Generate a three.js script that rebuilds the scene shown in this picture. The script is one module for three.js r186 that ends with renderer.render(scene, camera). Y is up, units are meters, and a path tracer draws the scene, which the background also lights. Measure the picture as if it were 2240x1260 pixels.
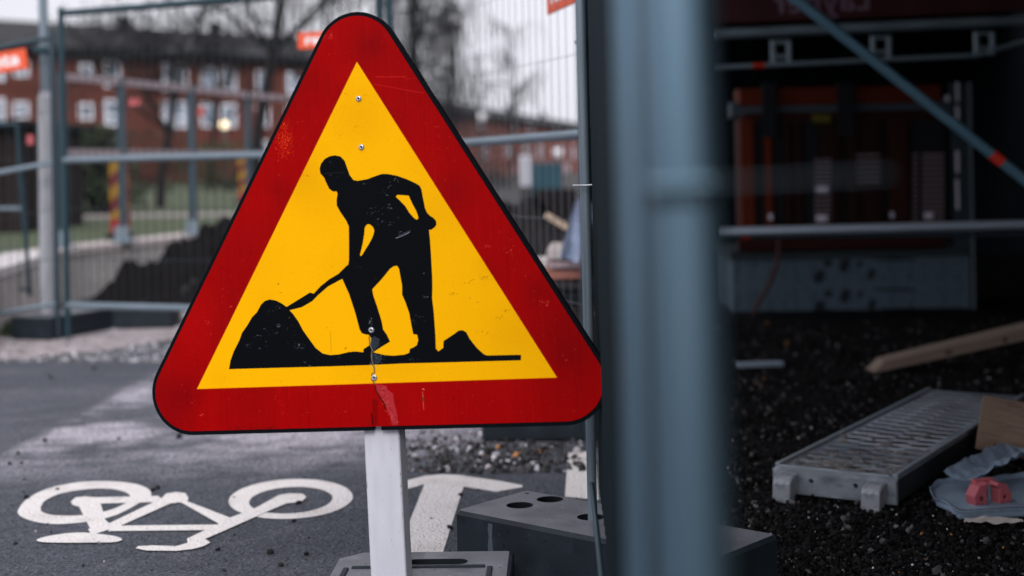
import * as THREE from 'three';
import { RoundedBoxGeometry } from 'three/addons/geometries/RoundedBoxGeometry.js';
import { mergeGeometries, toCreasedNormals } from 'three/addons/utils/BufferGeometryUtils.js';
import { Brush, Evaluator, SUBTRACTION } from 'three-bvh-csg';
import { ImprovedNoise } from 'three/addons/math/ImprovedNoise.js';

// ------------------------------------------------------------------ camera, sky, sun, exposure
const scene = new THREE.Scene();
const F = 3111, EYE = 0.9, HZ = 365, ROLL = 0.02;            // focal length in pixels of a 2240 px wide frame, eye height, row of the horizon, roll
const camera = new THREE.PerspectiveCamera(2 * Math.atan(630 / F) * 180 / Math.PI, 16 / 9, 0.05, 1200);
camera.position.set(0, EYE, 0);
camera.rotation.z = -ROLL;
camera.setViewOffset(2240, 1260, 0, 630 - HZ, 2240, 1260);
camera.focus = 2.98;
camera.userData.fStop = 2.0;

const renderer = new THREE.WebGLRenderer({ antialias: true });
renderer.toneMapping = THREE.LinearToneMapping;
renderer.toneMappingExposure = 1.1;
renderer.shadowMap.enabled = true;

const SUN = new THREE.Vector3(-0.04, 0.62, 0.76).normalize();
{
  const w = 512, h = 256, data = new Float32Array(w * h * 4), n = new ImprovedNoise();
  for (let j = 0; j < h; j++) for (let i = 0; i < w; i++) {
    const lat = ((j + 0.5) / h - 0.5) * Math.PI, lon = ((i + 0.5) / w - 0.5) * 2 * Math.PI;
    const d = new THREE.Vector3(Math.cos(lat) * Math.cos(lon), Math.sin(lat), Math.cos(lat) * Math.sin(lon));
    const c = Math.max(0, d.dot(SUN));
    const cl = 1 + 0.07 * n.noise(d.x * 3, d.y * 6, d.z * 3) + 0.035 * n.noise(d.x * 8, d.y * 15, d.z * 8);
    let v = (0.78 + 0.28 * Math.max(0, d.y) + 0.42 * c * c) * cl;
    if (d.y < 0) v = 0.12;
    const k = (j * w + i) * 4;
    data[k] = v * 0.968; data[k + 1] = v * 0.972; data[k + 2] = v * 1.06; data[k + 3] = 1;
  }
  const sky = new THREE.DataTexture(data, w, h, THREE.RGBAFormat, THREE.FloatType);
  sky.mapping = THREE.EquirectangularReflectionMapping; sky.magFilter = THREE.LinearFilter; sky.needsUpdate = true;
  scene.background = sky; scene.environment = sky;
}
const sun = new THREE.DirectionalLight(new THREE.Color(1, 0.965, 0.92), 1.5);
sun.position.copy(SUN).multiplyScalar(40); sun.castShadow = true; sun.shadow.radius = 40;
sun.shadow.mapSize.set(4096, 4096);
Object.assign(sun.shadow.camera, { left: -25, right: 25, top: 25, bottom: -25, near: 1, far: 120 });
sun.target.position.set(0, 0, -8); scene.add(sun, sun.target);

// ------------------------------------------------------------------ helpers
let seed = 7;
const rnd = () => { seed = (seed + 0x6D2B79F5) | 0; let t = Math.imul(seed ^ (seed >>> 15), 1 | seed); t = (t + Math.imul(t ^ (t >>> 7), 61 | t)) ^ t; return ((t ^ (t >>> 14)) >>> 0) / 4294967296; };
const rr = (a, b) => a + (b - a) * rnd();
const noise = new ImprovedNoise();
const fbm = (x, y, z = 0, o = 4) => { let s = 0, a = 1; for (let i = 0; i < o; i++) { s += a * noise.noise(x, y, z + i * 7.3); x *= 2.03; y *= 2.03; a *= 0.5; } return s; };
const V = (x, y, z) => new THREE.Vector3(x, y, z);
const CR = Math.cos(ROLL), SR = Math.sin(ROLL);
const dir = (u, v) => { const a = (u - 1120) / F, b = -(v - HZ) / F; return V(a * CR + b * SR, -a * SR + b * CR, -1); };
const at = (u, v, Z) => dir(u, v).multiplyScalar(Z).add(V(0, EYE, 0));             // the place seen at (u, v), Z metres away
const gnd = (u, v, y = 0) => { const d = dir(u, v); return d.multiplyScalar((y - EYE) / d.y).add(V(0, EYE, 0)); };

const used = new Map();
function numbered(name) { const k = used.get(name) ?? 0; used.set(name, k + 1); return k ? name + '_' + String(k).padStart(3, '0') : name; }
function tag(o, label, category, group) { Object.assign(o.userData, { label, category }); if (group) o.userData.group = group; return o; }
function shade(o) { o.castShadow = o.receiveShadow = true; return o; }
function thing(name, pos, label, category, group) { const g = new THREE.Group(); g.name = numbered(name); g.position.copy(pos); scene.add(g); return tag(g, label, category, group); }
function mesh(name, geo, mat, parent) {
  const m = shade(new THREE.Mesh(Array.isArray(geo) ? merge(geo) : geo, mat));
  m.name = parent ? name : numbered(name); (parent ?? scene).add(m); return m;
}
function merge(list) {
  const plain = list.map((g) => { const n = g.index ? g.toNonIndexed() : g; for (const k of Object.keys(n.attributes)) if (!['position', 'normal', 'uv'].includes(k)) n.deleteAttribute(k); return n; });
  return mergeGeometries(plain);
}
function struct(name, geo, mat) { const m = mesh(name, geo, mat); m.userData.kind = 'structure'; return m; }
const UPV = V(0, 1, 0);
function rod(a, b, r, n = 14, r2 = r) {                             // round bar from a to b
  const d = b.clone().sub(a), g = new THREE.CylinderGeometry(r2, r, d.length(), n, 1);
  g.applyMatrix4(new THREE.Matrix4().compose(a.clone().add(b).multiplyScalar(0.5), new THREE.Quaternion().setFromUnitVectors(UPV, d.normalize()), V(1, 1, 1)));
  return g;
}
function box(w, h, d, x = 0, y = 0, z = 0) { return new THREE.BoxGeometry(w, h, d).translate(x, y, z); }
function rbox(w, h, d, r, x = 0, y = 0, z = 0) { return new RoundedBoxGeometry(w, h, d, 2, r).translate(x, y, z); }

const lin = (r, g, b) => new THREE.Color().setRGB(r, g, b);
const mat = (r, g, b, rough = 0.8, metal = 0, extra = {}) => new THREE.MeshPhysicalMaterial({ color: lin(r, g, b), roughness: rough, metalness: metal, specularIntensity: metal ? 0.6 : 0.28, ...extra });
function canvasTex(w, h, draw, srgb = true) {
  const c = document.createElement('canvas'); c.width = w; c.height = h; draw(c.getContext('2d'), w, h);
  const t = new THREE.CanvasTexture(c); if (srgb) t.colorSpace = THREE.SRGBColorSpace; t.wrapS = t.wrapT = THREE.RepeatWrapping; t.anisotropy = 8; return t;
}
function dataTex(n, fn, srgb = false) {                              // tiling texture from fn(x, y) -> [r, g, b] in 0..1
  const d = new Uint8Array(n * n * 4);
  for (let j = 0; j < n; j++) for (let i = 0; i < n; i++) { const c = fn(i, j, n); for (let k = 0; k < 3; k++) d[(j * n + i) * 4 + k] = Math.max(0, Math.min(255, c[k] * 255)); d[(j * n + i) * 4 + 3] = 255; }
  const t = new THREE.DataTexture(d, n, n); t.wrapS = t.wrapT = THREE.RepeatWrapping; t.magFilter = THREE.LinearFilter; t.minFilter = THREE.LinearMipmapLinearFilter; t.generateMipmaps = true; t.needsUpdate = true;
  if (srgb) t.colorSpace = THREE.SRGBColorSpace; return t;
}
const rep = (t, x, y = x) => { const c = t.clone(); c.repeat.set(x, y); c.needsUpdate = true; return c; };

// grain textures: chips of stone in bitumen, blotchy metal, wood
function chips(n, count, lo, hi, base, spread) {
  const f = new Float32Array(n * n).fill(base);
  for (let k = 0; k < count; k++) {
    const x = rnd() * n, y = rnd() * n, r = rr(lo, hi), v = base + (rnd() - 0.45) * spread, e = rr(0.6, 1.4);
    for (let j = -Math.ceil(r * 1.5); j <= r * 1.5; j++) for (let i = -Math.ceil(r * 1.5); i <= r * 1.5; i++)
      if ((i * e) ** 2 + (j / e) ** 2 < r * r) f[((Math.floor(y + j) + n) % n) * n + (Math.floor(x + i) + n) % n] = v;
  }
  return f;
}
const asphaltField = chips(1024, 52000, 1.0, 3.6, 0.5, 0.95);
const asphaltTex = dataTex(1024, (i, j, n) => { const v = asphaltField[j * n + i]; return [v * 1.0, v * 0.985, v * 1.0]; });
const asphaltBump = dataTex(512, (i, j, n) => { const v = asphaltField[j * 2 * 1024 + i * 2]; return [v, v, v]; });
const blotch = dataTex(256, (i, j, n) => { const a = i / n * 6.2832, b = j / n * 6.2832; const v = 0.84 + 0.16 * fbm(Math.cos(a) * 2 + 5, Math.sin(a) * 2 + Math.cos(b) * 2, Math.sin(b) * 2 + 3, 5) + (rnd() - 0.5) * 0.06; return [v, v, v]; });
const speck = dataTex(256, () => { const v = rnd() < 0.02 ? 1 : 0.72 + rnd() * 0.2; return [v, v, v]; });

// metals and others, base colours linear
const M = {
  galv: mat(0.23, 0.29, 0.345, 0.48, 0.35, { map: blotch }),
  galvTeal: mat(0.03, 0.068, 0.088, 0.45, 0.3, { map: blotch }),
  nearTube: mat(0.165, 0.265, 0.345, 0.36, 0.75, { map: blotch }),
  wire: mat(0.03, 0.045, 0.055, 0.5, 0.3),
  wirePale: mat(0.16, 0.18, 0.21, 0.5, 0.3),
  socket: mat(0.012, 0.016, 0.02, 0.7),  // lining of the holes, their shade put into the colour
  railPost: mat(0.04, 0.068, 0.09, 0.5, 0.2),
  paneDark: mat(0.1, 0.13, 0.17, 0.15),
  dimWire: mat(0.009, 0.018, 0.024, 0.45, 0.3),
  darkWire: mat(0.012, 0.018, 0.023, 0.6, 0.2),
  darkTube: mat(0.05, 0.075, 0.095, 0.45, 0.4),
  pole: mat(0.42, 0.43, 0.47, 0.6, 0.1, { map: blotch }),
  rubber: mat(0.02, 0.026, 0.032, 0.62, 0, { map: speck }),
  postWhite: mat(0.72, 0.72, 0.77, 0.5, 0, {}),
  black: mat(0.003, 0.0045, 0.007, 0.6, 0, { specularIntensity: 0.1 }),
  concrete: mat(0.55, 0.52, 0.5, 0.9, 0, { map: blotch }),
  paleStone: mat(0.5, 0.46, 0.46, 0.9),
  soilPale: mat(0.028, 0.025, 0.026, 1, 0, { specularIntensity: 0.1 }),
  soil: mat(0.012, 0.0105, 0.011, 1, 0, { specularIntensity: 0.05 }),
  brickWall: mat(0.155, 0.054, 0.041, 0.95, 0, { map: blotch }),
  brickPale: mat(0.33, 0.13, 0.105, 0.95, 0, { map: blotch }),
  roofTile: mat(0.04, 0.04, 0.043, 0.8),
  eave: mat(0.012, 0.014, 0.017, 0.8),
  frameWhite: mat(0.78, 0.79, 0.86, 0.6),
  pane: mat(0.25, 0.3, 0.37, 0.15, 0),
  bark: mat(0.018, 0.016, 0.017, 1),
  twig: mat(0.022, 0.019, 0.02, 1),
  orange: mat(0.83, 0.11, 0.03, 0.5),
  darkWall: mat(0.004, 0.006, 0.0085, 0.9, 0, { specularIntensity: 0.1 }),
};

// ------------------------------------------------------------------ ground
{
  // one sheet to the horizon, then the worked asphalt of the cycle path on it
  const far = new THREE.PlaneGeometry(1600, 1600).rotateX(-Math.PI / 2).translate(0, -0.012, 0);
  struct('ground', far, mat(0.06, 0.058, 0.058, 1));
  const x0 = -6, x1 = 0.55, z0 = -7.9, z1 = 2.5, st = 0.035, nx = Math.round((x1 - x0) / st), nz = Math.round((z1 - z0) / st);
  const g = new THREE.PlaneGeometry(x1 - x0, z1 - z0, nx, nz).rotateX(-Math.PI / 2).translate((x0 + x1) / 2, 0, (z0 + z1) / 2);
  const p = g.attributes.position, col = new Float32Array(p.count * 3), uv = g.attributes.uv;
  for (let i = 0; i < p.count; i++) {
    const x = p.getX(i), Z = -p.getZ(i);
    const wob = 0.05 * fbm(Z * 1.3, 2.1, 0.3, 3);
    const inPatch = THREE.MathUtils.smoothstep(-1.64 + wob - x, -0.03, 0.03);            // newer dark asphalt on the left
    // dust trodden over the old asphalt, in streaks across the path
    const band = THREE.MathUtils.smoothstep(Z, 4.0, 5.0) * (1 - 0.45 * THREE.MathUtils.smoothstep(Z, 6.2, 7.4)) * (1 - 0.6 * THREE.MathUtils.smoothstep(x, -0.6, 0.1));
    const st1 = 0.5 + 0.9 * fbm(x * 1.6 + 3, Z * 2.6, 1.7, 5), fine = fbm(x * 8, Z * 11, 4.1, 4);
    const dust = Math.max(0, Math.min(1.25, band * (0.12 + 1.25 * THREE.MathUtils.smoothstep(st1 + 0.5 * fine, 0.1, 1.15)) + 0.1 * fine)) * (1 - 0.9 * inPatch);
    const mott = noise.noise(x * 9, Z * 9, 5), mo2 = noise.noise(x * 17, Z * 17, 8);
    const base = 1.04 + 0.16 * fbm(x * 2.2, Z * 2.2, 9, 4) + 0.14 * mott + 0.17 * mo2 - 0.25 * THREE.MathUtils.smoothstep(mo2 + 0.5 * mott, 0.45, 0.7) - 0.12 * THREE.MathUtils.smoothstep(3.7, 3.3 - Z * 0, Z) ;
    const br = base * (1 - 0.05 * inPatch);
    col[i * 3] = 0.098 * br + 0.48 * dust; col[i * 3 + 1] = 0.112 * br + 0.435 * dust; col[i * 3 + 2] = 0.142 * br + 0.475 * dust;
    uv.setXY(i, x / 1.3, Z / 1.3);
  }
  g.setAttribute('color', new THREE.BufferAttribute(col, 3));
  const m = new THREE.MeshStandardMaterial({ vertexColors: true, map: asphaltTex, bumpMap: asphaltBump, bumpScale: 0.004, roughness: 0.9 });
  struct('cycle_path', g, m);

  // loose verge of pale grit where the path ends at the fence
  const pts = [[-40, 792], [60, 786], [150, 775], [240, 768], [330, 752], [420, 737], [520, 728], [700, 720], [900, 712], [1290, 705]].map(([u, v]) => gnd(u, v));
  const sh = new THREE.Shape(); pts.forEach((q, i) => { const x = q.x, y = -q.z + 0.03 * fbm(i * 3.1, 0, 0, 2); i ? sh.lineTo(x, y) : sh.moveTo(x, y); });
  sh.lineTo(1.2, 9.5); sh.lineTo(-6, 9.5); sh.closePath();
  const vg = new THREE.ShapeGeometry(sh).rotateX(-Math.PI / 2).translate(0, 0.006, 0);
  const vuv = vg.attributes.uv, vp = vg.attributes.position; for (let i = 0; i < vp.count; i++) vuv.setXY(i, vp.getX(i) * 0.7, vp.getZ(i) * 0.7);
  struct('gravel_verge', vg, new THREE.MeshStandardMaterial({ color: lin(0.85, 0.74, 0.74), map: asphaltTex, bumpMap: asphaltBump, bumpScale: 0.02, roughness: 1 }));

  // dark crushed stone under the scaffold
  const q = new THREE.PlaneGeometry(6.4, 15.5, 160, 380).rotateX(-Math.PI / 2).translate(3.4, 0, -6.25);
  const qp = q.attributes.position, qu = q.attributes.uv;
  for (let i = 0; i < qp.count; i++) {
    const x = qp.getX(i), z = qp.getZ(i), edge = THREE.MathUtils.smoothstep(x, 0.2, 0.42);
    qp.setY(i, -0.006 + edge * (0.016 + 0.014 * fbm(x * 3, z * 3, 2, 3) + 0.006 * noise.noise(x * 17, z * 17, 3)));
    qu.setXY(i, x / 1.1, z / 1.1);
  }
  q.computeVertexNormals();
  struct('crushed_stone_ground', q, new THREE.MeshPhysicalMaterial({ color: lin(0.009, 0.0095, 0.0115), map: asphaltTex, bumpMap: asphaltBump, bumpScale: 0.03, roughness: 0.85, specularIntensity: 0.12 }));
}

// loose stones: dark crushed stone on the right, crumbs on the path
function stones(name, count, place, size, color, label, category, spec = 0.3) {
  const g = new THREE.IcosahedronGeometry(1, 0), p = g.attributes.position;
  for (let i = 0; i < p.count; i++) { const x = p.getX(i), y = p.getY(i), z = p.getZ(i), s = 1 + 0.28 * noise.noise(x * 2.1, y * 2.1, z * 2.1); p.setXYZ(i, x * s, y * s * 0.7, z * s * 0.85); }
  g.computeVertexNormals();
  const m = new THREE.InstancedMesh(g, new THREE.MeshPhysicalMaterial({ color: 0xffffff, roughness: 0.75, specularIntensity: spec }), count); m.name = numbered(name);
  const e = new THREE.Euler(), qn = new THREE.Quaternion();
  for (let i = 0; i < count; i++) {
    const pos = place(), s = size(); qn.setFromEuler(e.set(rnd() * 6, rnd() * 6, rnd() * 6));
    m.setMatrixAt(i, new THREE.Matrix4().compose(pos.setY(pos.y + s * 0.35), qn, V(s * rr(0.7, 1.4), s * rr(0.6, 1.1), s * rr(0.7, 1.3)))); m.setColorAt(i, color(s));
  }
  m.userData.kind = 'stuff'; shade(m); scene.add(m); if (label) tag(m, label, category); return m;
}
const grey = (lo, hi) => { const v = rr(lo, hi); return lin(v * rr(0.95, 1.05), v * 0.97, v * rr(0.98, 1.08)); };
stones('crushed_stone', 75000, () => { const Z = 2.6 + 5.2 * rnd() ** 1.35; return V(rr(Math.max(0.27, 0.1 * Z), 0.4 * Z + 0.25), 0.012, -Z); }, () => 0.0022 + 0.0085 * rnd() ** 3.4,
(sz) => { const k = rnd() * (sz > 0.0055 ? 1.6 : 1) + (sz > 0.0055 ? 0.025 : 0); return k < 0.025 ? grey(0.08, 0.7) : k < 0.12 ? grey(0.03, 0.12) : k < 0.1215 ? lin(0.4, 0.17, 0.05) : grey(0.0015, 0.013); }, 'dark crushed stone covering the ground below the scaffold', 'gravel', 0.12);
stones('loose_grit', 1250, () => { const p = gnd(rr(850, 1290), rr(945, 1036)); p.x += rr(-0.05, 0.05); if (rnd() < 0.4) { const c = gnd(rr(930, 1200), rr(975, 1036)); p.copy(c); } return p; }, () => 0.003 + 0.013 * rnd() ** 3,
  () => rnd() < 0.1 ? grey(0.35, 0.7) : rnd() < 0.02 ? lin(0.6, 0.27, 0.1) : grey(0.015, 0.11), 'scatter of dark and pale grit on the asphalt behind the painted arrow', 'grit');
stones('path_crumbs', 95, () => { const p = gnd(rr(0, 1280), rr(790, 1250)); return p; }, () => 0.004 + 0.008 * rnd() ** 2,
  () => rnd() < 0.1 ? grey(0.25, 0.4) : grey(0.012, 0.04), 'dark crumbs of soil scattered over the cycle path', 'soil crumbs');
stones('verge_rubble', 3000, () => { const p = gnd(rr(-20, 560), 700 + 92 * rnd()); return p; }, () => 0.003 + 0.011 * rnd() ** 3,
  () => rnd() < 0.55 ? grey(0.35, 0.6) : grey(0.1, 0.3), 'pale rubble and grit along the foot of the left fence', 'rubble');

// ------------------------------------------------------------------ painted markings on the path
const paintTex = canvasTex(1024, 1024, (c, w, h) => {
  c.fillStyle = 'rgb(252,250,248)'; c.fillRect(0, 0, w, h);
  for (let i = 0; i < 5200; i++) { const v = rr(90, 205); c.fillStyle = `rgba(${v},${v - 4},${v - 2},${rr(0.1, 0.55)})`; c.beginPath(); c.ellipse(rnd() * w, rnd() * h, rr(0.8, 3.2), rr(0.8, 2.4), rnd() * 3, 0, 7); c.fill(); }
  for (let i = 0; i < 60; i++) { c.strokeStyle = `rgba(120,112,110,${rr(0.1, 0.4)})`; c.lineWidth = rr(0.8, 2); c.beginPath(); let x = rnd() * w, y = rnd() * h; c.moveTo(x, y); for (let k = 0; k < 5; k++) c.lineTo(x += rr(-14, 14), y += rr(-14, 14)); c.stroke(); }
  for (let i = 0; i < 40; i++) { const x = rnd() * w, y = rnd() * h, r = rr(20, 90), g = c.createRadialGradient(x, y, 0, x, y, r); g.addColorStop(0, `rgba(150,138,134,${rr(0.05, 0.22)})`); g.addColorStop(1, 'rgba(150,138,134,0)'); c.fillStyle = g; c.fillRect(x - r, y - r, 2 * r, 2 * r); }
});
const paint = new THREE.MeshStandardMaterial({ color: lin(0.79, 0.755, 0.745), roughness: 0.8, map: paintTex, bumpMap: asphaltBump, bumpScale: 0.004 });
function paintShape(list) {                                           // closed outlines traced on the ground; [outline, ...holes]
  const out = [];
  for (const [o, ...holes] of list) {
    const P = (a) => a.map(([u, v]) => { const q = gnd(u, v); return new THREE.Vector2(q.x + 0.0015 * noise.noise(u * 0.3, v * 0.3, 1), -q.z); });
    const s = new THREE.Shape(P(o)); for (const h of holes) s.holes.push(new THREE.Path(P(h)));
    const g = new THREE.ShapeGeometry(s).rotateX(-Math.PI / 2).translate(0, 0.002 + 0.00025 * out.length, 0); out.push(g);
  }
  const g = merge(out), p = g.attributes.position, uv = g.attributes.uv; for (let i = 0; i < p.count; i++) uv.setXY(i, p.getX(i) / 1.1, p.getZ(i) / 1.1);
  return g;
}
const smooth = (pts, n = 6, closed = true) => new THREE.CatmullRomCurve3(pts.map(([a, b]) => V(a, b, 0)), closed, 'centripetal').getPoints(pts.length * n).map((q) => [q.x, q.y]);
const ell = (cx, cy, rx, ry, t, n = 56) => Array.from({ length: n }, (_, i) => { const a = i / n * 2 * Math.PI, x = rx * Math.cos(a), y = ry * Math.sin(a); return [cx + x * Math.cos(t) - y * Math.sin(t), cy + x * Math.sin(t) + y * Math.cos(t)]; });
{
  const Z5 = (a) => a.map(([x, y]) => [x / 2.489, y / 2.489 + 780]);                // pixels of an enlarged cut-out
  const bike = [
    [Z5(ell(1583, 779, 338, 108, -0.045)), Z5(ell(1583, 786, 228, 72, -0.06))],
    // left wheel with its frame side broken open on the right
    [Z5(smooth([[96, 850], [135, 790], [240, 730], [400, 692], [560, 682], [690, 690], [780, 710], [822, 742], [815, 775], [760, 800], [650, 860], [540, 893], [400, 912], [270, 915], [160, 895], [108, 870]], 5)),
     Z5(smooth([[222, 840], [235, 800], [300, 760], [420, 733], [540, 722], [640, 730], [700, 752], [712, 780], [655, 818], [580, 845], [470, 866], [340, 870], [262, 862]], 5))],
    [Z5([[384, 795], [410, 772], [460, 766], [530, 772], [545, 800], [575, 895], [620, 935], [560, 958], [500, 975], [480, 945], [490, 940], [430, 822], [395, 812]])],
    [Z5([[500, 772], [860, 764], [900, 795], [860, 797], [520, 806]])],
    [Z5([[585, 918], [880, 778], [960, 800], [925, 806], [640, 935], [600, 950]])],
    [Z5([[600, 928], [1185, 921], [1210, 950], [590, 957]])],
    [Z5([[880, 778], [905, 752], [960, 744], [1010, 750], [1026, 775], [1020, 795], [1255, 885], [1250, 905], [1190, 916], [985, 800], [930, 806], [880, 798]])],
    [Z5([[1185, 921], [1240, 888], [1380, 838], [1520, 760], [1580, 752], [1650, 754], [1668, 772], [1640, 798], [1560, 806], [1450, 852], [1390, 880], [1200, 965], [1120, 1000], [1145, 1020], [1110, 1040], [1050, 1056], [960, 1066], [800, 1064], [738, 1052], [750, 1040], [830, 1036], [960, 1040], [1022, 1022], [1018, 1000], [1080, 970]])],
    [Z5(smooth([[198, 1008], [230, 994], [320, 976], [430, 966], [520, 972], [640, 990], [666, 1004], [640, 1016], [500, 1021], [300, 1021], [220, 1017]], 4))],
  ];
  const m = mesh('bicycle_marking', paintShape(bike), paint); m.userData.kind = 'structure';
  const Z8 = (a) => a.map(([x, y]) => [x / 2.8 + 700, y / 2.8 + 880]);
  const arrow = [[Z8([[300, 515], [380, 500], [520, 485], [640, 455], [750, 445], [860, 450], [940, 462], [1100, 485], [1240, 512], [1240, 524], [1080, 552], [880, 520], [752, 925], [530, 925], [545, 740], [640, 505], [520, 540], [330, 540]])]];
  mesh('arrow_marking', paintShape(arrow), paint).userData.kind = 'structure';
  mesh('line_marking', paintShape([[[[1243, 992], [1300, 988], [1310, 1095], [1236, 1088]]]]), paint).userData.kind = 'structure';
}

// ------------------------------------------------------------------ fences
function fencePanel(a, b, o) {                                       // a, b: feet of the two posts; o: heights, thickness, look
  const t = thing(o.name ?? 'mesh_fence_panel', V(a.x, 0, a.z), o.label, 'fence panel', o.group);
  const L = (q) => q.clone().sub(t.position);
  const A = L(a), B = L(b), lean = o.lean ?? V(0, 0, 0), r = o.r ?? 0.018, m = o.mat ?? M.galv;
  const P = (s, y) => { const q = A.clone().lerp(B, s); q.y += y; return q.addScaledVector(lean, y); };
  for (const s of [0, 1]) mesh('post', rod(P(s, 0.02), P(s, o.top + 0.03), s ? o.r2 ?? r : r), s ? o.mat2 ?? m : m, t);
  for (const y of [o.top, o.mid, o.bottom]) if (y) mesh('rail', rod(P(0, y), P(1, y), (o.rr ?? r) * 0.9, 10), y === o.top ? m : o.railMat ?? m, t);
  const w = [], len = A.distanceTo(B), n = Math.round(len / (o.gap ?? 0.055)), off = o.off ?? V(0, 0, 0);
  for (let i = 1; i < n; i++) { const j = rr(-0.002, 0.002); w.push(rod(P(i / n + j, o.bottom).add(off), P(i / n + j, o.top).add(off), o.wr ?? 0.0018, 5)); }
  if (o.mid) for (let y = o.bottom + 0.25; y < o.top; y += 0.27) w.push(rod(P(0, y).add(off), P(1, y).add(off), o.wr ?? 0.0018, 5));
  const wm = mesh('wire_mesh', w, o.wireMat ?? M.wire, t); wm.userData.kind = 'stuff';
  return t;
}
function carve(parent, geo, cutters) {                               // sockets sunk into a rubber foot
  const ev = new Evaluator(); ev.attributes = ['position', 'normal', 'uv']; ev.useGroups = true;
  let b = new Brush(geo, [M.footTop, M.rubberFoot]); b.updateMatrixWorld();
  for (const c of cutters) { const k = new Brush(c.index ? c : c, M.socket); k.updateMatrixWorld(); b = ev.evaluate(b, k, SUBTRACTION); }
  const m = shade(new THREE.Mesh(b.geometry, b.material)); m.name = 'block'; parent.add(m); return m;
}
function fenceFoot(center, yaw, L, W, H, label, holes) {
  const s = new THREE.Shape(), c = 0.012; s.moveTo(-L / 2 + c, -W / 2); s.lineTo(L / 2 - c, -W / 2); s.lineTo(L / 2, -W / 2 + c); s.lineTo(L / 2, W / 2 - c); s.lineTo(L / 2 - c, W / 2); s.lineTo(-L / 2 + c, W / 2); s.lineTo(-L / 2, W / 2 - c); s.lineTo(-L / 2, -W / 2 + c); s.closePath();
  for (const [x, y, r, sq] of []) { const h = new THREE.Path(); if (sq) { h.moveTo(x - r, y - r * 0.5); h.lineTo(x - r, y + r * 0.5); h.lineTo(x + r, y + r * 0.5); h.lineTo(x + r, y - r * 0.5); h.closePath(); } else h.absarc(x, y, r, 0, 2 * Math.PI, true); s.holes.push(h); }
  const g = new THREE.ExtrudeGeometry(s, { depth: H - 0.016, bevelEnabled: true, bevelThickness: 0.008, bevelSize: 0.008, bevelOffset: -0.008, bevelSegments: 1, curveSegments: 28 });
  g.rotateX(-Math.PI / 2).translate(0, 0.008, 0);
  // worn, slightly uneven faces
  const t = thing('ballast_block', V(center.x, center.y, center.z), label, 'fence foot');
  t.rotation.y = yaw;
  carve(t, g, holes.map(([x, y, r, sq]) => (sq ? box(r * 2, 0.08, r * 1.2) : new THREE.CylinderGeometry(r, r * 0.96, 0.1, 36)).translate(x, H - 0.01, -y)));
  return t;
}
const footMap = canvasTex(1024, 1024, (c, w, h) => {
  c.fillStyle = 'rgb(150,150,152)'; c.fillRect(0, 0, w, h);
  for (let i = 0; i < 9000; i++) { const v = 110 + rnd() * 80; c.fillStyle = `rgba(${v},${v},${v},${rr(0.1, 0.5)})`; c.fillRect(rnd() * w, rnd() * h, rr(1, 5), rr(1, 3)); }
  for (let i = 0; i < 70; i++) { const x = rnd() * w, y = rnd() * h, r = rr(30, 160), g = c.createRadialGradient(x, y, 0, x, y, r), v = rnd() < 0.5 ? '70,72,76' : '205,205,210'; g.addColorStop(0, `rgba(${v},${rr(0.1, 0.45)})`); g.addColorStop(1, `rgba(${v},0)`); c.fillStyle = g; c.fillRect(x - r, y - r, 2 * r, 2 * r); }
  for (let i = 0; i < 260; i++) { c.fillStyle = rnd() < 0.6 ? `rgba(40,44,48,${rr(0.2, 0.7)})` : `rgba(235,235,240,${rr(0.2, 0.6)})`; c.beginPath(); c.ellipse(rnd() * w, rnd() * h, rr(1, 12), rr(1, 6), rnd() * 3, 0, 7); c.fill(); }
  for (let i = 0; i < 50; i++) { c.strokeStyle = `rgba(235,238,245,${rr(0.1, 0.5)})`; c.lineWidth = rr(1, 4); let x = rnd() * w, y = rnd() * h; c.beginPath(); c.moveTo(x, y); for (let k = 0; k < 4; k++) c.lineTo(x += rr(-30, 60), y += rr(-20, 20)); c.stroke(); }
  for (let i = 0; i < 160; i++) { c.strokeStyle = `rgba(225,228,235,${rr(0.03, 0.25)})`; c.lineWidth = rr(0.6, 2); const x = rnd() * w, y = rnd() * h, a = rr(-0.5, 0.5); c.beginPath(); c.moveTo(x, y); c.lineTo(x + 60 * Math.cos(a) * rnd(), y + 60 * Math.sin(a) * rnd()); c.stroke(); }
  for (let i = 0; i < 130; i++) { c.fillStyle = `rgba(255,255,255,${rr(0.3, 0.9)})`; c.beginPath(); c.arc(rnd() * w, rnd() * h, rr(0.6, 1.8), 0, 7); c.fill(); }
});
M.footTop = new THREE.MeshPhysicalMaterial({ color: lin(0.42, 0.44, 0.49), roughness: 0.5, map: rep(footMap, 2.2), bumpMap: rep(blotch, 6), bumpScale: 0.001 });   // upper face, paler than the sides
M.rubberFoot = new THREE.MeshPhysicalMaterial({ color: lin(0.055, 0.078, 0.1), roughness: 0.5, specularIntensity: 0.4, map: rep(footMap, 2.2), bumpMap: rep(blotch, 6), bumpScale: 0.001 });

const fg = 'mesh fence panels round the building site';
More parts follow.
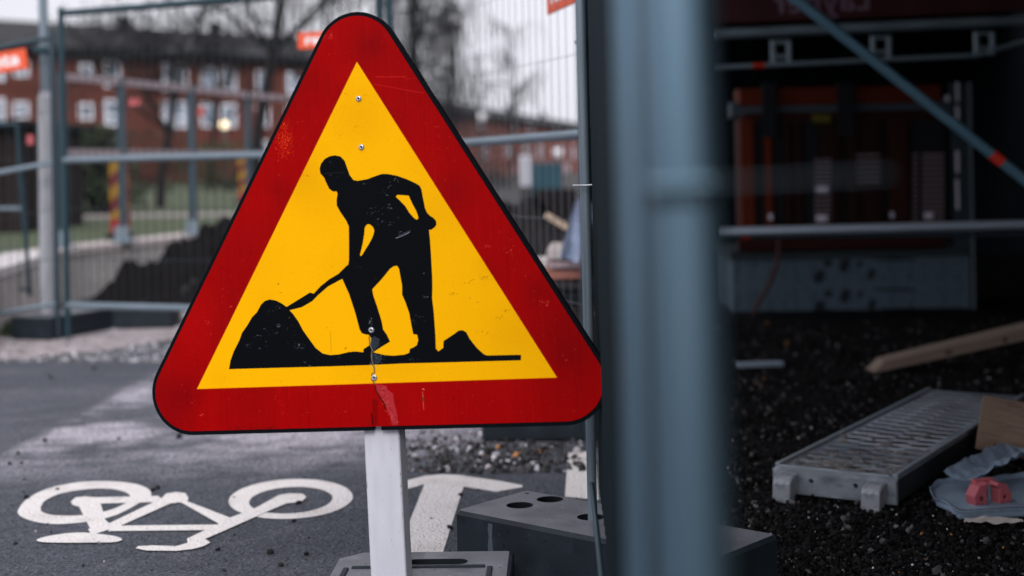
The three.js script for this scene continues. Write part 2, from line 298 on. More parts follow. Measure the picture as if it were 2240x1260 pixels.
// the row behind: left of the lamp pole, from the pole to the corner behind the sign, and on to the right
const P0 = gnd(150, 740), P1 = at(838, 380, 6.9).setY(0), P2 = at(1279, 370, 4.55).setY(0);
P0.copy(at(148, 690, 7.7)).setY(0);
fencePanel(P0, P1, { top: 1.78, mid: 0.985, bottom: 0.2, label: 'long grey mesh fence panel left of the sign, beside the pole', r: 0.0165, rr: 0.02, mat: M.galvTeal, railMat: M.galv, lean: V(-0.002, 0, 0), wr: 0.0022 });
fencePanel(P1.clone().add(V(0.05, 0, 0.05)), P2, { top: 2.0, mid: 1.0, bottom: 0.2, label: 'grey mesh fence panel behind the right edge of the sign', r: 0.019, mat: M.galvTeal, railMat: M.galv, wr: 0.0011, gap: 0.07, wireMat: M.wirePale });
{
  const b = at(126, 690, 7.8).setY(0), a = at(-260, 760, 7.9).setY(0); a.y = -0.16;
  fencePanel(a, b, { top: 1.66, mid: 0.975, bottom: 0.2, label: 'slanting mesh fence panel at the left edge behind the pole', r: 0.016, mat: M.darkTube, railMat: M.galv, wr: 0.002 });
  // two loose panels further left, standing in the rubble
  const c = at(66, 655, 8.6), d = at(-200, 655, 9.2); 
  fencePanel(V(c.x, c.y, c.z), V(d.x, c.y, d.z), { top: 1.06, mid: 0.55, bottom: 0.06, label: 'low leaning mesh fence panel at the far left by the wall', r: 0.014, mat: M.galvTeal, railMat: M.galv, lean: V(-0.055, 0, 0), wr: 0.0018, gap: 0.07 });
}
// the panel that runs away from the camera beside the sign, and the next one that passes the camera
const NA = V(0.0922, 0, -1.04), NB = V(0.158, 0, -3.04);
fencePanel(NA, NB, { top: 2.0, mid: 0, bottom: 0.22, label: 'mesh fence panel seen edge on beside the right corner of the sign', r: 0.0125, r2: 0.0105, rr: 0.006, mat: M.nearTube, mat2: M.galv, railMat: M.galvTeal, wr: 0.002, gap: 0.06, off: V(0.016, 0, 0), wireMat: M.dimWire, lean: V(-0.004, 0, 0) });
{
  const t = thing('fence_post', V(0.106, 0, -0.8), 'nearest thick grey fence post, blurred, in front of everything', 'fence post');
  const top = V(-0.024, 2.0, 0), at1 = (y) => top.clone().multiplyScalar(y / 2);
  mesh('tube', rod(V(0, 0, 0), top, 0.0215, 28), M.nearTube, t);
  mesh('end_cap', rod(top, top.clone().add(V(0, 0.012, 0)), 0.0225, 24), M.black, t);
  mesh('clamp_bar', rod(at1(0.888).add(V(-0.021, 0, 0.0235)), at1(0.889).add(V(0.013, 0, 0.0235)), 0.0034, 12), M.nearTube, t);
  mesh('clamp_shadow', rod(at1(0.8805).add(V(-0.021, 0, 0.022)), at1(0.8805).add(V(0.014, 0, 0.022)), 0.0026, 10), M.darkWire, t);  // dark bar standing in for the shadow under the clamp bar
  mesh('clamp_pin', rod(at1(0.889).add(V(0.013, 0, 0.022)), at1(0.892).add(V(0.11, 0, 0.03)), 0.0009, 8), M.darkTube, t);
}
{
  // clip of bent wire and a small clamp on the far post
  const y = at(1290, 405, 3.04).y;
  const ring = new THREE.TubeGeometry(new THREE.CatmullRomCurve3([V(-0.025, 0, 0.01), V(-0.012, 0, 0.024), V(0.03, 0.002, 0.026), V(0.052, 0.008, 0.02)]), 16, 0.0022, 6);
  const w = mesh('wire_tie', ring, mat(0.5, 0.52, 0.55, 0.35, 0.7)); w.position.set(0.158 - y * 0.004, y, -3.04);
  tag(w, 'thin bright wire tie round the post right of the sign', 'wire tie');
}
{ const c = mesh('fence_clip', [rbox(0.035, 0.01, 0.012, 0.003), rbox(0.012, 0.024, 0.02, 0.003, 0.014, 0, 0)], M.black); c.position.copy(at(1270, 92, 4.5)); tag(c, 'small black clip on the post below the orange plate at the top', 'clip'); }
// feet
{
  const A = gnd(990, 1118, 0.14), B = gnd(1148, 1073, 0.14), w = B.clone().sub(A).setY(0), W = 0.25; w.normalize();
  const l = V(-w.z, 0, w.x); if (l.x < 0) l.negate();
  const L = 0.68, C = A.clone().addScaledVector(l, L / 2).addScaledVector(w, W / 2).setY(0.002);
  const yaw = Math.atan2(-l.z, l.x);
  const loc = (u, v) => { const q = gnd(u, v, 0.14).sub(C); return [q.dot(l), q.dot(w)]; };
  const hs = [[1137, 1107, 0.031], [1203, 1094, 0.031], [1292, 1133, 0.03], [1153, 1081, 0.006, 1]].map(([u, v, r, q]) => [...loc(u, v), r, q]);
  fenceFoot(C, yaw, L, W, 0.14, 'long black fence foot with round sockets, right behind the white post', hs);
  const blk = scene.children[scene.children.length - 1], lime = mat(0.075, 0.095, 0.115, 0.9), stk = new THREE.Shape();
  [[0, 0], [0.012, 0], [0.01, -0.03], [0.013, -0.06], [0.008, -0.09], [0.004, -0.105], [0.002, -0.08], [-0.003, -0.05], [0.001, -0.03], [-0.002, -0.012]].forEach(([x, y], i) => i ? stk.lineTo(x, y) : stk.moveTo(x, y));
  const sk = mesh('lime_streak', new THREE.ExtrudeGeometry(stk, { depth: 0.0008, bevelEnabled: false }), lime, blk); sk.position.set(-L / 2 + 0.107, 0.127, W / 2 + 0.0004);
  const far = gnd(1058, 968), far2 = gnd(1400, 962);
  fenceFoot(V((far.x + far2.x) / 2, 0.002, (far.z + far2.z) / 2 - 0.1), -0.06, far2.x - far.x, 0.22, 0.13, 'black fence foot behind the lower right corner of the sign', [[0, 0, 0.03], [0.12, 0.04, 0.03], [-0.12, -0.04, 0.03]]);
  const q0 = gnd(58, 750), q1 = gnd(200, 742);
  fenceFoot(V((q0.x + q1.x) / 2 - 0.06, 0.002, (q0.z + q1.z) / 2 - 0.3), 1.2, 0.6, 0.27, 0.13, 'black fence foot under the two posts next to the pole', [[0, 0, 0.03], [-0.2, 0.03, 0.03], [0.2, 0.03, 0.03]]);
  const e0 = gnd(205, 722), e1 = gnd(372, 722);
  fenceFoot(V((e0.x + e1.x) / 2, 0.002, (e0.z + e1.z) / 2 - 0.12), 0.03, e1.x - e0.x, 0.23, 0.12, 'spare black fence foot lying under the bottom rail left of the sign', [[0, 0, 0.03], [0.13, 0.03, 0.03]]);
}
// small orange plates of the fence hirer
const plateTex = canvasTex(512, 200, (c, w, h) => {
  c.fillStyle = 'rgb(236,92,52)'; c.fillRect(0, 0, w, h); c.fillStyle = 'rgb(240,235,236)';
  c.lineJoin = 'round'; c.strokeStyle = 'rgb(240,235,236)'; c.lineWidth = 10; 
  c.font = 'bold 150px sans-serif'; c.textAlign = 'center'; c.textBaseline = 'middle'; c.fillText('renta', w / 2, h / 2 - 6); c.strokeText('renta', w / 2, h / 2 - 6);
});
const plateMat = new THREE.MeshStandardMaterial({ map: plateTex, roughness: 0.55 });
function plate(c00, c10, c01, label) {                                // three corners: top left, top right, bottom left
  const ex = c10.clone().sub(c00), ey = c00.clone().sub(c01), n = ex.clone().cross(ey).normalize();
  const t = thing('fence_plate', c00.clone().add(c10).add(c01).add(c10.clone().add(c01).sub(c00)).multiplyScalar(0.25), label, 'plate sign');
  const w = ex.length(), h = ey.length();
  const b = new THREE.Matrix4().makeBasis(ex.clone().normalize(), ey.clone().addScaledVector(ex.clone().normalize(), -ey.dot(ex.clone().normalize())).normalize(), n); t.quaternion.setFromRotationMatrix(b);
  mesh('panel', rbox(w, h, 0.006, 0.002), M.orange, t); mesh('print', new THREE.PlaneGeometry(w * 0.985, h * 0.97).translate(0, 0, 0.0045), plateMat, t); return t;
}
plate(at(-72, 127, 7.78), at(59, 105, 7.76), at(-72, 172, 7.78), 'orange plate with white lettering at the upper left edge');
plate(at(652, 72, 7.05), at(775, 66, 6.9), at(652, 108, 7.05), 'orange plate half hidden behind the upper left slope of the sign');
plate(at(1197, -42, 4.95), at(1265, -78, 4.6), at(1199, 33, 4.95), 'orange plate at the top beside the post right of the sign');

// ------------------------------------------------------------------ the warning sign
const SIGN = new THREE.Matrix4().compose(V(-0.2835, 0.6951, -2.7511), new THREE.Quaternion().setFromEuler(new THREE.Euler(-0.033, -0.179, 0.0387, 'ZYX')), V(1, 1, 1));
const SIGNI = SIGN.clone().invert();
function onSign(u, v) {                                              // a place on the sign's own plane, metres from its centre
  const o = V(0, EYE, 0).applyMatrix4(SIGNI), d = dir(u, v).transformDirection(SIGNI); return o.addScaledVector(d, -o.z / d.z);
}
function triangle(off, r) {                                          // rounded triangle, off metres outside the yellow field
  const a = 0.72, R0 = a / Math.sqrt(3), c = R0 + 2 * off - 2 * r, s = new THREE.Shape();
  [[90, 0], [210, 1], [330, 2]].forEach(([deg], k) => {
    const t = deg * Math.PI / 180; const cx = c * Math.cos(t), cy = c * Math.sin(t);
    const a0 = t - Math.PI / 3, a1 = t + Math.PI / 3; for (let i = 0; i <= 20; i++) { const q = a0 + (a1 - a0) * i / 20, x = cx + r * Math.cos(q), y = cy + r * Math.sin(q); (k || i) ? s.lineTo(x, y) : s.moveTo(x, y); }
  });
  s.closePath(); return s;
}
{
  const S = 2048, SPAN = 1.06, OY = 0.12;                             // texture covers 1.06 m, its centre a little above the field's centroid
  const toC = (p) => [(p.x / SPAN + 0.5) * S, (0.5 - (p.y - OY) / SPAN) * S];
  const px = (u, v) => toC(onSign(u, v));
  const path = (c, pts, sm) => { pts = sm ? smooth(pts, 6) : pts; c.beginPath(); pts.forEach(([u, v], i) => { const [x, y] = px(u, v); i ? c.lineTo(x, y) : c.moveTo(x, y); }); c.closePath(); };
  const Z1 = (a) => a.map(([x, y]) => [x / 4.2 + 680, y / 4.2 + 320]), Z2 = (a) => a.map(([x, y]) => [x / 4.2 + 480, y / 4.2 + 580]), Z3 = (a) => a.map(([x, y]) => [x / 3.315 + 880, y / 3.315 + 580]), Z4 = (a) => a.map(([x, y]) => [x / 3.94 + 760, y / 3.94 + 640]);
  const K = { red: 'rgb(160,1,3)', yel: 'rgb(255,184,0)', blk: 'rgb(8,11,16)' };
  function figure(c) {
    // bent worker with shovel, heap on the left and right
    const body = [
      ...Z1([[225, 84], [275, 95], [312, 135], [335, 200], [358, 265], [392, 310], [430, 318], [520, 302], [590, 275], [650, 255], [700, 254], [790, 270], [880, 302], [960, 338], [1000, 362], [1018, 400], [1032, 480], [1050, 570], [1068, 610], [1095, 638], [1130, 660], [1152, 688], [1155, 718], [1138, 745], [1110, 765], [1086, 768], [1096, 860], [1105, 1000], [1115, 1180]]),
      ...Z2([[1953, 0], [1958, 200], [1955, 300], [1970, 430], [1985, 640], [1990, 780]]),
      ...Z3([[245, 605], [262, 626], [298, 600], [300, 550], [330, 530], [380, 497], [410, 474], [440, 472], [464, 486], [490, 535], [540, 598], [590, 645], [615, 655], [861, 650], [861, 689]]),
      ...Z2([[2000, 895], [1700, 902], [1400, 916], [1000, 930], [90, 955], [105, 870], [135, 790], [185, 690], [210, 620], [260, 550], [300, 480], [345, 435], [385, 360], [420, 328], [465, 315], [520, 325], [575, 352], [618, 384], [832, 252], [868, 262], [930, 195], [1010, 130], [1095, 80], [1175, 0]]),
      ...Z1([[345, 1090], [352, 1040], [352, 860], [350, 735], [325, 680], [270, 600], [240, 545], [238, 490], [247, 435], [238, 414], [205, 416], [170, 390], [140, 330], [125, 290], [90, 250], [82, 205], [95, 160], [130, 115], [175, 92]]),
    ];
    path(c, body); c.fillStyle = K.blk; c.fill();
    c.fillStyle = K.yel;
    for (const [h, sm] of [[Z1([[528, 715], [560, 730], [582, 765], [575, 815], [545, 880], [505, 945], [475, 995], [462, 1008], [453, 1000], [458, 975], [478, 890], [492, 800], [500, 740]]), 1], [Z1([[785, 455], [800, 446], [900, 453], [935, 530], [970, 595], [988, 645], [987, 668], [970, 675], [945, 655], [905, 610], [870, 552], [820, 500], [783, 465]]), 0],
      [Z2([[645, 414], [760, 385], [855, 330], [910, 272], [1000, 195], [1130, 125], [1195, 270], [1250, 440], [1290, 590], [1310, 625], [1345, 636], [1375, 640], [1400, 675], [1398, 705], [1380, 735], [1325, 772], [1325, 800], [1250, 793], [1190, 798], [1100, 820], [1020, 826], [950, 812], [885, 760], [830, 685], [770, 600], [725, 515], [680, 450]]), 0],
      [Z2([[1405, 222], [1490, 130], [1570, 32], [1605, 8], [1635, 6], [1652, 35], [1665, 110], [1680, 190], [1680, 270], [1712, 345], [1745, 440], [1765, 550], [1782, 634], [1818, 638], [1828, 690], [1815, 735], [1780, 758], [1752, 768], [1745, 805], [1700, 822], [1600, 832], [1520, 826], [1412, 800], [1490, 750], [1568, 702], [1540, 640], [1505, 590], [1490, 510], [1450, 380], [1415, 280]]), 0]]) { path(c, h, sm); c.fill(); }
  }
  const fleck = (c, u, v, len, ang, w, col) => { const [x, y] = px(u, v); c.strokeStyle = col; c.lineWidth = w; c.beginPath(); c.moveTo(x, y); const k = len * 1.75; c.quadraticCurveTo(x + k * 0.5 * Math.cos(ang) + rr(-3, 3), y + k * 0.5 * Math.sin(ang) + rr(-3, 3), x + k * Math.cos(ang), y + k * Math.sin(ang)); c.stroke(); };
  const tex = canvasTex(S, S, (c) => {
    c.fillStyle = K.red; c.fillRect(0, 0, S, S);
    // vertical weathering and rub marks of the film
    for (let i = 0; i < 1500; i++) { c.fillStyle = rnd() < 0.5 ? `rgba(80,0,4,${rr(0.02, 0.09)})` : `rgba(215,14,10,${rr(0.02, 0.09)})`; c.fillRect(rnd() * S, rnd() * S, rr(2, 9), rr(40, 300)); }
    for (let i = 0; i < 9000; i++) { c.fillStyle = rnd() < 0.6 ? `rgba(60,0,4,${rr(0.08, 0.4)})` : `rgba(235,60,46,${rr(0.06, 0.35)})`; c.fillRect(rnd() * S, rnd() * S, rr(1, 4.5), rr(1, 4.5)); }
    for (let i = 0; i < 90; i++) { const [x, y] = px(rr(330, 1330), rr(20, 950)), r = rr(40, 220), g = c.createRadialGradient(x, y, 0, x, y, r); g.addColorStop(0, i % 3 ? `rgba(70,0,6,${rr(0.05, 0.22)})` : `rgba(205,12,8,${rr(0.05, 0.2)})`); g.addColorStop(1, i % 3 ? 'rgba(70,0,6,0)' : 'rgba(205,12,8,0)'); c.fillStyle = g; c.fillRect(x - r, y - r, 2 * r, 2 * r); }
    c.fillStyle = K.yel; path(c, [[781, 135], [431, 851], [1219, 826]]); c.fill();
    c.save(); path(c, [[781, 135], [431, 851], [1219, 826]]); c.clip();
    for (let i = 0; i < 36000; i++) { c.fillStyle = rnd() < 0.62 ? `rgba(206,122,0,${rr(0.1, 0.42)})` : `rgba(255,205,40,${rr(0.05, 0.25)})`; c.fillRect(rnd() * S, rnd() * S, rr(1, 3), rr(1, 3)); }
    for (let i = 0; i < 30; i++) { const [x, y] = px(rr(450, 1200), rr(200, 840)); const gr = c.createRadialGradient(x, y, 0, x, y, rr(60, 200)); gr.addColorStop(0, `rgba(205,130,0,${rr(0.04, 0.16)})`); gr.addColorStop(1, 'rgba(205,130,0,0)'); c.fillStyle = gr; c.fillRect(0, 0, S, S); }
    c.restore();
    figure(c);
    // scratches in the black print
    for (const [u, v, n, s] of [[848, 452, 14, 14], [836, 486, 7, 10], [852, 490, 6, 6], [880, 508, 10, 9], [840, 420, 5, 20], [655, 756, 16, 13], [545, 756, 8, 8], [606, 712, 9, 8], [600, 675, 10, 12], [930, 650, 9, 6], [905, 788, 9, 12], [560, 738, 6, 10], [860, 400, 6, 12], [800, 410, 4, 20], [925, 596, 5, 5], [788, 585, 4, 6], [835, 470, 20, 34], [820, 800, 20, 12], [700, 780, 10, 40], [920, 700, 10, 22], [600, 740, 18, 50], [760, 370, 10, 40]])
      for (let i = 0; i < n; i++) fleck(c, u + rr(-s, s), v + rr(-s, s) * 0.5, rr(0.6, 6), rr(-0.7, 0.5), rr(0.6, 1.8), `rgba(190,205,220,${rr(0.1, 0.6)})`);
    fleck(c, 866, 521, 34, -0.36, 2.4, 'rgba(180,190,205,0.75)'); fleck(c, 872, 516, 30, -0.36, 1.2, 'rgba(180,190,205,0.5)'); fleck(c, 710, 380, 46, 0, 1.4, 'rgba(70,70,70,0.6)');
    fleck(c, 862, 396, 8, -0.9, 2, 'rgba(180,190,190,0.5)'); fleck(c, 848, 412, 10, -0.6, 1.6, 'rgba(160,170,170,0.5)');
    // scuffs on yellow
    for (const [u, v, n, s, col] of [[1060, 608, 14, 11, 1], [1025, 618, 7, 10, 1], [990, 643, 12, 7, 1], [1108, 680, 8, 8, 1], [1092, 696, 9, 8, 1], [1060, 728, 10, 18, 1], [755, 762, 9, 4, 1], [760, 207, 6, 10, 1], [800, 210, 4, 6, 1], [790, 285, 12, 24, 0], [740, 300, 8, 20, 0], [668, 384, 8, 6, 1], [960, 825, 5, 18, 0], [1040, 660, 6, 30, 0], [780, 640, 12, 90, 0], [650, 700, 12, 70, 0], [560, 820, 8, 90, 0], [690, 560, 8, 60, 0]])
      for (let i = 0; i < n; i++) fleck(c, u + rr(-s, s) * (0.4 + rnd()), v + rr(-s, s) * 0.4, rr(0.5, 5) * (rnd() < 0.15 ? 1.8 : 1), rr(-0.9, 0.2), rr(0.7, 2.6), `rgba(${col ? '104,70,6' : '170,110,0'},${rr(0.12, 0.7)})`);
    fleck(c, 723, 725, 46, 1.57, 1.5, 'rgba(140,90,0,0.6)'); fleck(c, 608, 621, 2, 0.6, 5, 'rgba(20,14,0,0.9)'); fleck(c, 612, 640, 5, 0.2, 2, 'rgba(120,80,0,0.6)');
    // scratches on red
    fleck(c, 822, 168, 66, 0.06, 2, 'rgba(225,52,44,0.85)'); fleck(c, 818, 184, 112, 0.24, 1.8, 'rgba(215,40,34,0.8)'); fleck(c, 880, 172, 34, 0.03, 1.2, 'rgba(225,52,44,0.5)');
    for (let i = 0; i < 150; i++) { const e = i % 3, t = rnd(), w = rr(0.12, 0.88); const [a, b] = [[[781, 45], [365, 880]], [[800, 45], [1290, 860]], [[400, 890], [1270, 880]]][e]; const u = a[0] + (b[0] - a[0]) * t + rr(-26, 26), v = a[1] + (b[1] - a[1]) * t + rr(-22, 22); fleck(c, u, v, rr(0.7, 5) , rr(-1, 1), rr(0.8, 2), `rgba(${rnd() < 0.75 ? '232,70,54' : '60,0,0'},${rr(0.35, 0.9)})`); }
    for (const [u, v, n, s] of [[1190, 664, 14, 10], [1065, 540, 8, 6], [440, 908, 7, 4], [502, 672, 3, 5], [452, 705, 4, 6], [1156, 594, 2, 2], [712, 78, 12, 14], [1120, 548, 10, 20], [1000, 300, 8, 24], [880, 100, 6, 16]]) for (let i = 0; i < n; i++) fleck(c, u + rr(-s, s), v + rr(-s, s) * 0.6, rr(1, 5), rr(-0.9, 0.3), rr(0.8, 2.2), `rgba(245,110,90,${rr(0.3, 0.9)})`);
    // patch of fine orange flecks left of the peak
    for (let i = 0; i < 520; i++) { const a = (rnd() + rnd() - 1) * 24, b = (rnd() + rnd() - 1) * 52; fleck(c, 621 + a + b * 0.04, 304 + b, rr(0.5, 3), rr(-1.2, 1.2), rr(0.7, 1.7), `rgba(255,${Math.round(rr(60, 130))},30,${rr(0.25, 0.95)})`); }
    for (let i = 0; i < 90; i++) fleck(c, 715 + rr(-25, 22), 78 + rr(-12, 14), rr(1, 7), rr(-0.6, 0.4), 1, `rgba(205,50,60,${rr(0.1, 0.4)})`);
    // soot at the lower edge
    for (let i = 0; i < 70; i++) fleck(c, rr(502, 600) + (rnd() < 0.2 ? 60 : 0), 936 + rr(-4, 3), rr(0.5, 3), rr(0, 3), rr(1, 3), `rgba(40,14,14,${rr(0.3, 0.9)})`);
    for (const [u, l] of [[926, 30], [925, 18]]) fleck(c, u, 848 + rr(0, 20), l, 1.57, 1.5, 'rgba(240,150,120,0.8)'); fleck(c, 926, 868, 9, 1.5, 6, 'rgba(90,60,40,0.9)'); fleck(c, 924, 850, 5, 0.4, 4, 'rgba(240,180,160,0.7)');
    // split film along the crack
    const line = (pts, w, col) => { c.strokeStyle = col; c.lineWidth = w; c.beginPath(); Z4(pts).forEach(([u, v], i) => { const [x, y] = px(u, v); i ? c.lineTo(x, y) : c.moveTo(x, y); }); c.stroke(); };
    c.fillStyle = 'rgb(44,50,60)'; path(c, Z4([[205, 390], [235, 375], [280, 400], [272, 455], [222, 512], [206, 488], [192, 460], [205, 425]])); c.fill();
    c.fillStyle = 'rgb(34,42,52)'; path(c, Z4([[212, 520], [290, 545], [300, 575], [270, 600], [225, 612], [205, 580]])); c.fill();
    for (let i = 0; i < 60; i++) fleck(c, 760 + rr(200, 320) / 3.94, 640 + rr(520, 610) / 3.94, rr(0.5, 4), rr(-1, 1), rr(0.8, 1.8), `rgba(150,165,178,${rr(0.1, 0.6)})`);
    for (let i = 0; i < 26; i++) fleck(c, 760 + rr(195, 290) / 3.94, 640 + rr(360, 500) / 3.94, rr(0.5, 3), rr(-1, 1), rr(0.8, 1.8), `rgba(170,185,200,${rr(0.1, 0.5)})`);
    for (let i = 0; i < 22; i++) fleck(c, 760 + rr(185, 215) / 3.94, 640 + rr(210, 310) / 3.94, rr(0.4, 2), rr(-1, 1), rr(0.8, 1.8), `rgba(220,225,230,${rr(0.3, 0.8)})`);
    const cr = [[190, 380], [196, 420], [195, 455], [212, 490], [205, 535], [208, 580], [218, 610], [236, 655], [238, 690], [215, 700], [210, 745], [225, 770], [240, 790]];
    line(cr, 5, 'rgba(60,40,10,0.85)'); line(cr.map(([x, y]) => [x + 3, y + 2]), 2, 'rgba(225,225,225,0.55)');
    c.fillStyle = 'rgb(176,44,50)'; path(c, Z4([[245, 790], [300, 795], [340, 805], [345, 835], [395, 870], [400, 930], [412, 980], [432, 1060], [438, 1140], [385, 1140], [370, 1060], [345, 1010], [310, 930], [270, 870], [245, 840]])); c.fill();
    for (let i = 0; i < 120; i++) { const t = rnd(); fleck(c, 760 + (270 + 130 * t + rr(-40, 35)) / 3.94, 640 + (800 + 330 * t) / 3.94, rr(1, 7), rr(-0.6, 1.2), rr(0.7, 2.2), rnd() < 0.5 ? `rgba(232,120,115,${rr(0.2, 0.6)})` : `rgba(90,8,14,${rr(0.2, 0.6)})`); }
    line([[240, 800], [250, 850], [285, 910], [320, 960], [330, 1010]], 5, 'rgba(70,10,6,0.85)');
    c.fillStyle = 'rgba(96,0,0,0.42)'; path(c, Z4([[215, 915], [262, 925], [262, 1140], [220, 1145]])); c.fill();
    line([[208, 1040], [215, 1100], [222, 1150]], 4, 'rgba(40,0,0,0.85)');
  });
  const bump = canvasTex(1024, 1024, (c) => {
    c.fillStyle = 'rgb(128,128,128)'; c.fillRect(0, 0, 1024, 1024); c.save(); c.scale(0.5, 0.5);
    const line = (pts, w, col) => { c.strokeStyle = col; c.lineWidth = w; c.lineCap = 'round'; c.beginPath(); Z4(pts).forEach(([u, v], i) => { const [x, y] = px(u, v); i ? c.lineTo(x, y) : c.moveTo(x, y); }); c.stroke(); };
    line([[200, 380], [205, 455], [215, 500], [208, 580], [228, 655], [225, 770], [260, 850], [330, 960], [370, 1060], [390, 1140]], 22, 'rgba(170,170,170,0.7)');
    line([[190, 380], [195, 455], [212, 490], [205, 580], [236, 655], [212, 745], [240, 790], [285, 910], [330, 1010]], 7, 'rgb(30,30,30)');
    line([[222, 915], [222, 1145]], 5, 'rgb(60,60,60)');
    c.restore();
    for (let i = 0; i < 4000; i++) { const v = 128 + rr(-14, 14); c.fillStyle = `rgba(${v},${v},${v},0.5)`; c.fillRect(rnd() * 1024, rnd() * 1024, rr(1, 4), rr(1, 4)); }
  }, false);
  tex.wrapS = tex.wrapT = bump.wrapS = bump.wrapT = THREE.ClampToEdgeWrapping;
  const face = new THREE.MeshPhysicalMaterial({ map: tex, bumpMap: bump, bumpScale: 0.0016, roughness: 0.55, specularIntensity: 0.08 });

  const t = thing('road_works_sign', V(0, 0, 0), 'triangular red and yellow warning sign with black digging worker, scratched and split', 'road sign');
  t.applyMatrix4(SIGN);
  const rim = triangle(0.0905, 0.0835), n0 = onSign(816, 944), n1 = onSign(834, 944);
  // the rim has lost a piece at the bottom, over the post
  const pts = rim.getPoints().filter((p, i, a) => !i || p.distanceTo(a[i - 1]) > 1e-6), low = Math.min(...pts.map((p) => p.y)), cut = [];
  for (let i = 0; i < pts.length; i++) { cut.push(pts[i]); const q = pts[(i + 1) % pts.length]; if (Math.abs(pts[i].y - low) < 1e-4 && Math.abs(q.y - low) < 1e-4 && q.x > pts[i].x) cut.push(new THREE.Vector2(n0.x, low), new THREE.Vector2(n0.x + 0.001, low + 0.0085), new THREE.Vector2(n1.x, low + 0.0085), new THREE.Vector2(n1.x, low)); }
  const rs = new THREE.Shape(cut);
  mesh('rim', new THREE.ExtrudeGeometry(rs, { depth: 0.016, bevelEnabled: true, bevelSize: 0.001, bevelThickness: 0.001, bevelOffset: -0.001, bevelSegments: 1 }).translate(0, 0, -0.018), M.black, t);
  const fs = triangle(0.0825, 0.0755), fgeo = new THREE.ExtrudeGeometry(fs, { depth: 0.0015, bevelEnabled: false, curveSegments: 12 }).translate(0, 0, -0.0005);
  const fp = fgeo.attributes.position, fu = fgeo.attributes.uv; for (let i = 0; i < fp.count; i++) fu.setXY(i, fp.getX(i) / SPAN + 0.5, (fp.getY(i) - OY) / SPAN + 0.5);
  mesh('sign_face', fgeo, face, t);
  for (const [u, v] of [[785, 216], [791, 322], [813, 722], [819, 826]]) {
    const q = onSign(u, v);
    const rv = mesh('rivet', new THREE.LatheGeometry([[0.0016, 0.0004], [0.0022, 0.0026], [0.0034, 0.0031], [0.0054, 0.0022], [0.006, 0]].map(([a, b]) => new THREE.Vector2(a, b)), 20).rotateX(Math.PI / 2), mat(0.5, 0.52, 0.56, 0.3, 0.7), t); rv.position.set(q.x, q.y, 0.0012);
    const pin = mesh('pin', new THREE.CircleGeometry(0.0024, 14), M.black, rv); pin.position.z = 0.0009;
  }
  // painted steel post behind the plate down into the foot
  const pc = onSign(838, 943);
  const post = new RoundedBoxGeometry(0.0715, 1.065, 0.05, 3, 0.005);
  const pt = canvasTex(256, 1024, (c, w, h) => { c.fillStyle = 'rgb(236,236,240)'; c.fillRect(0, 0, w, h); for (let i = 0; i < 150; i++) { c.strokeStyle = `rgba(90,95,105,${rr(0.05, 0.4)})`; c.lineWidth = rr(0.4, 0.9); const x = rnd() * w, y = rnd() * h; c.beginPath(); c.moveTo(x, y); c.lineTo(x + rr(-2, 2), y + rr(1, 22)); c.stroke(); } for (let i = 0; i < 60; i++) { c.fillStyle = `rgba(60,64,72,${rr(0.2, 0.7)})`; c.fillRect(rnd() * w, rnd() * h, rr(1, 4), rr(1, 4)); } for (let i = 0; i < 50; i++) { const x = rnd() * w, y = rnd() * h, r = rr(20, 90), g = c.createRadialGradient(x, y, 0, x, y, r); g.addColorStop(0, `rgba(140,142,155,${rr(0.03, 0.11)})`); g.addColorStop(1, 'rgba(140,142,155,0)'); c.fillStyle = g; c.fillRect(x - r, y - r, 2 * r, 2 * r); } for (let i = 0; i < 70; i++) { c.fillStyle = `rgba(40,44,52,${rr(0.3, 0.8)})`; c.fillRect((rnd() < 0.5 ? 0 : w - 6) + rr(0, 5), rnd() * h, rr(1, 4), rr(1, 9)); } });
  M.postWhite.map = pt;
  const pm = mesh('post', post, M.postWhite, t); pm.position.set(pc.x - 0.0095, -0.1325, -0.0445);
  const gb = rbox(0.12, 0.03, 0.06, 0.004); for (const y of [0.22, -0.1]) { const b = mesh('bracket', gb, M.galv, t); b.position.set(pc.x + 0.0025, y, -0.0495); }
}
// recycled rubber foot that carries the sign
{
  const H = 0.095, W = 0.37, D = 0.58, s = new THREE.Shape(), k = 0.05;
  s.moveTo(-W / 2 + k, -D / 2); s.lineTo(W / 2 - k, -D / 2); s.lineTo(W / 2, -D / 2 + k); s.lineTo(W / 2, D / 2 - 0.01); s.lineTo(W / 2 - 0.01, D / 2); s.lineTo(-W / 2 + k, D / 2); s.lineTo(-W / 2, D / 2 - k); s.lineTo(-W / 2, -D / 2 + k); s.closePath();
  const g = new THREE.ExtrudeGeometry(s, { depth: H - 0.02, bevelEnabled: true, bevelThickness: 0.01, bevelSize: 0.01, bevelOffset: -0.01, bevelSegments: 2, curveSegments: 16 }).rotateX(-Math.PI / 2).translate(0, 0.012, 0);
  const t = thing('sign_foot', V(-0.205, 0, -2.7), 'flat black rubber foot under the white sign post', 'sign foot'); t.rotation.y = -0.03;
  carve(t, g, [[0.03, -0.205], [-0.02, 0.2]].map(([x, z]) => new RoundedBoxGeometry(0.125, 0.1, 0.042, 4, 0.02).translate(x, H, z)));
  for (const g of [rbox(0.27, 0.008, 0.012, 0.003, -0.005, H + 0.002, -0.165), rbox(0.012, 0.008, 0.12, 0.003, 0.14, H + 0.002, -0.1), rbox(0.012, 0.008, 0.12, 0.003, -0.15, H + 0.002, -0.1)]) mesh('ridge', g, M.rubberFoot, t);
}

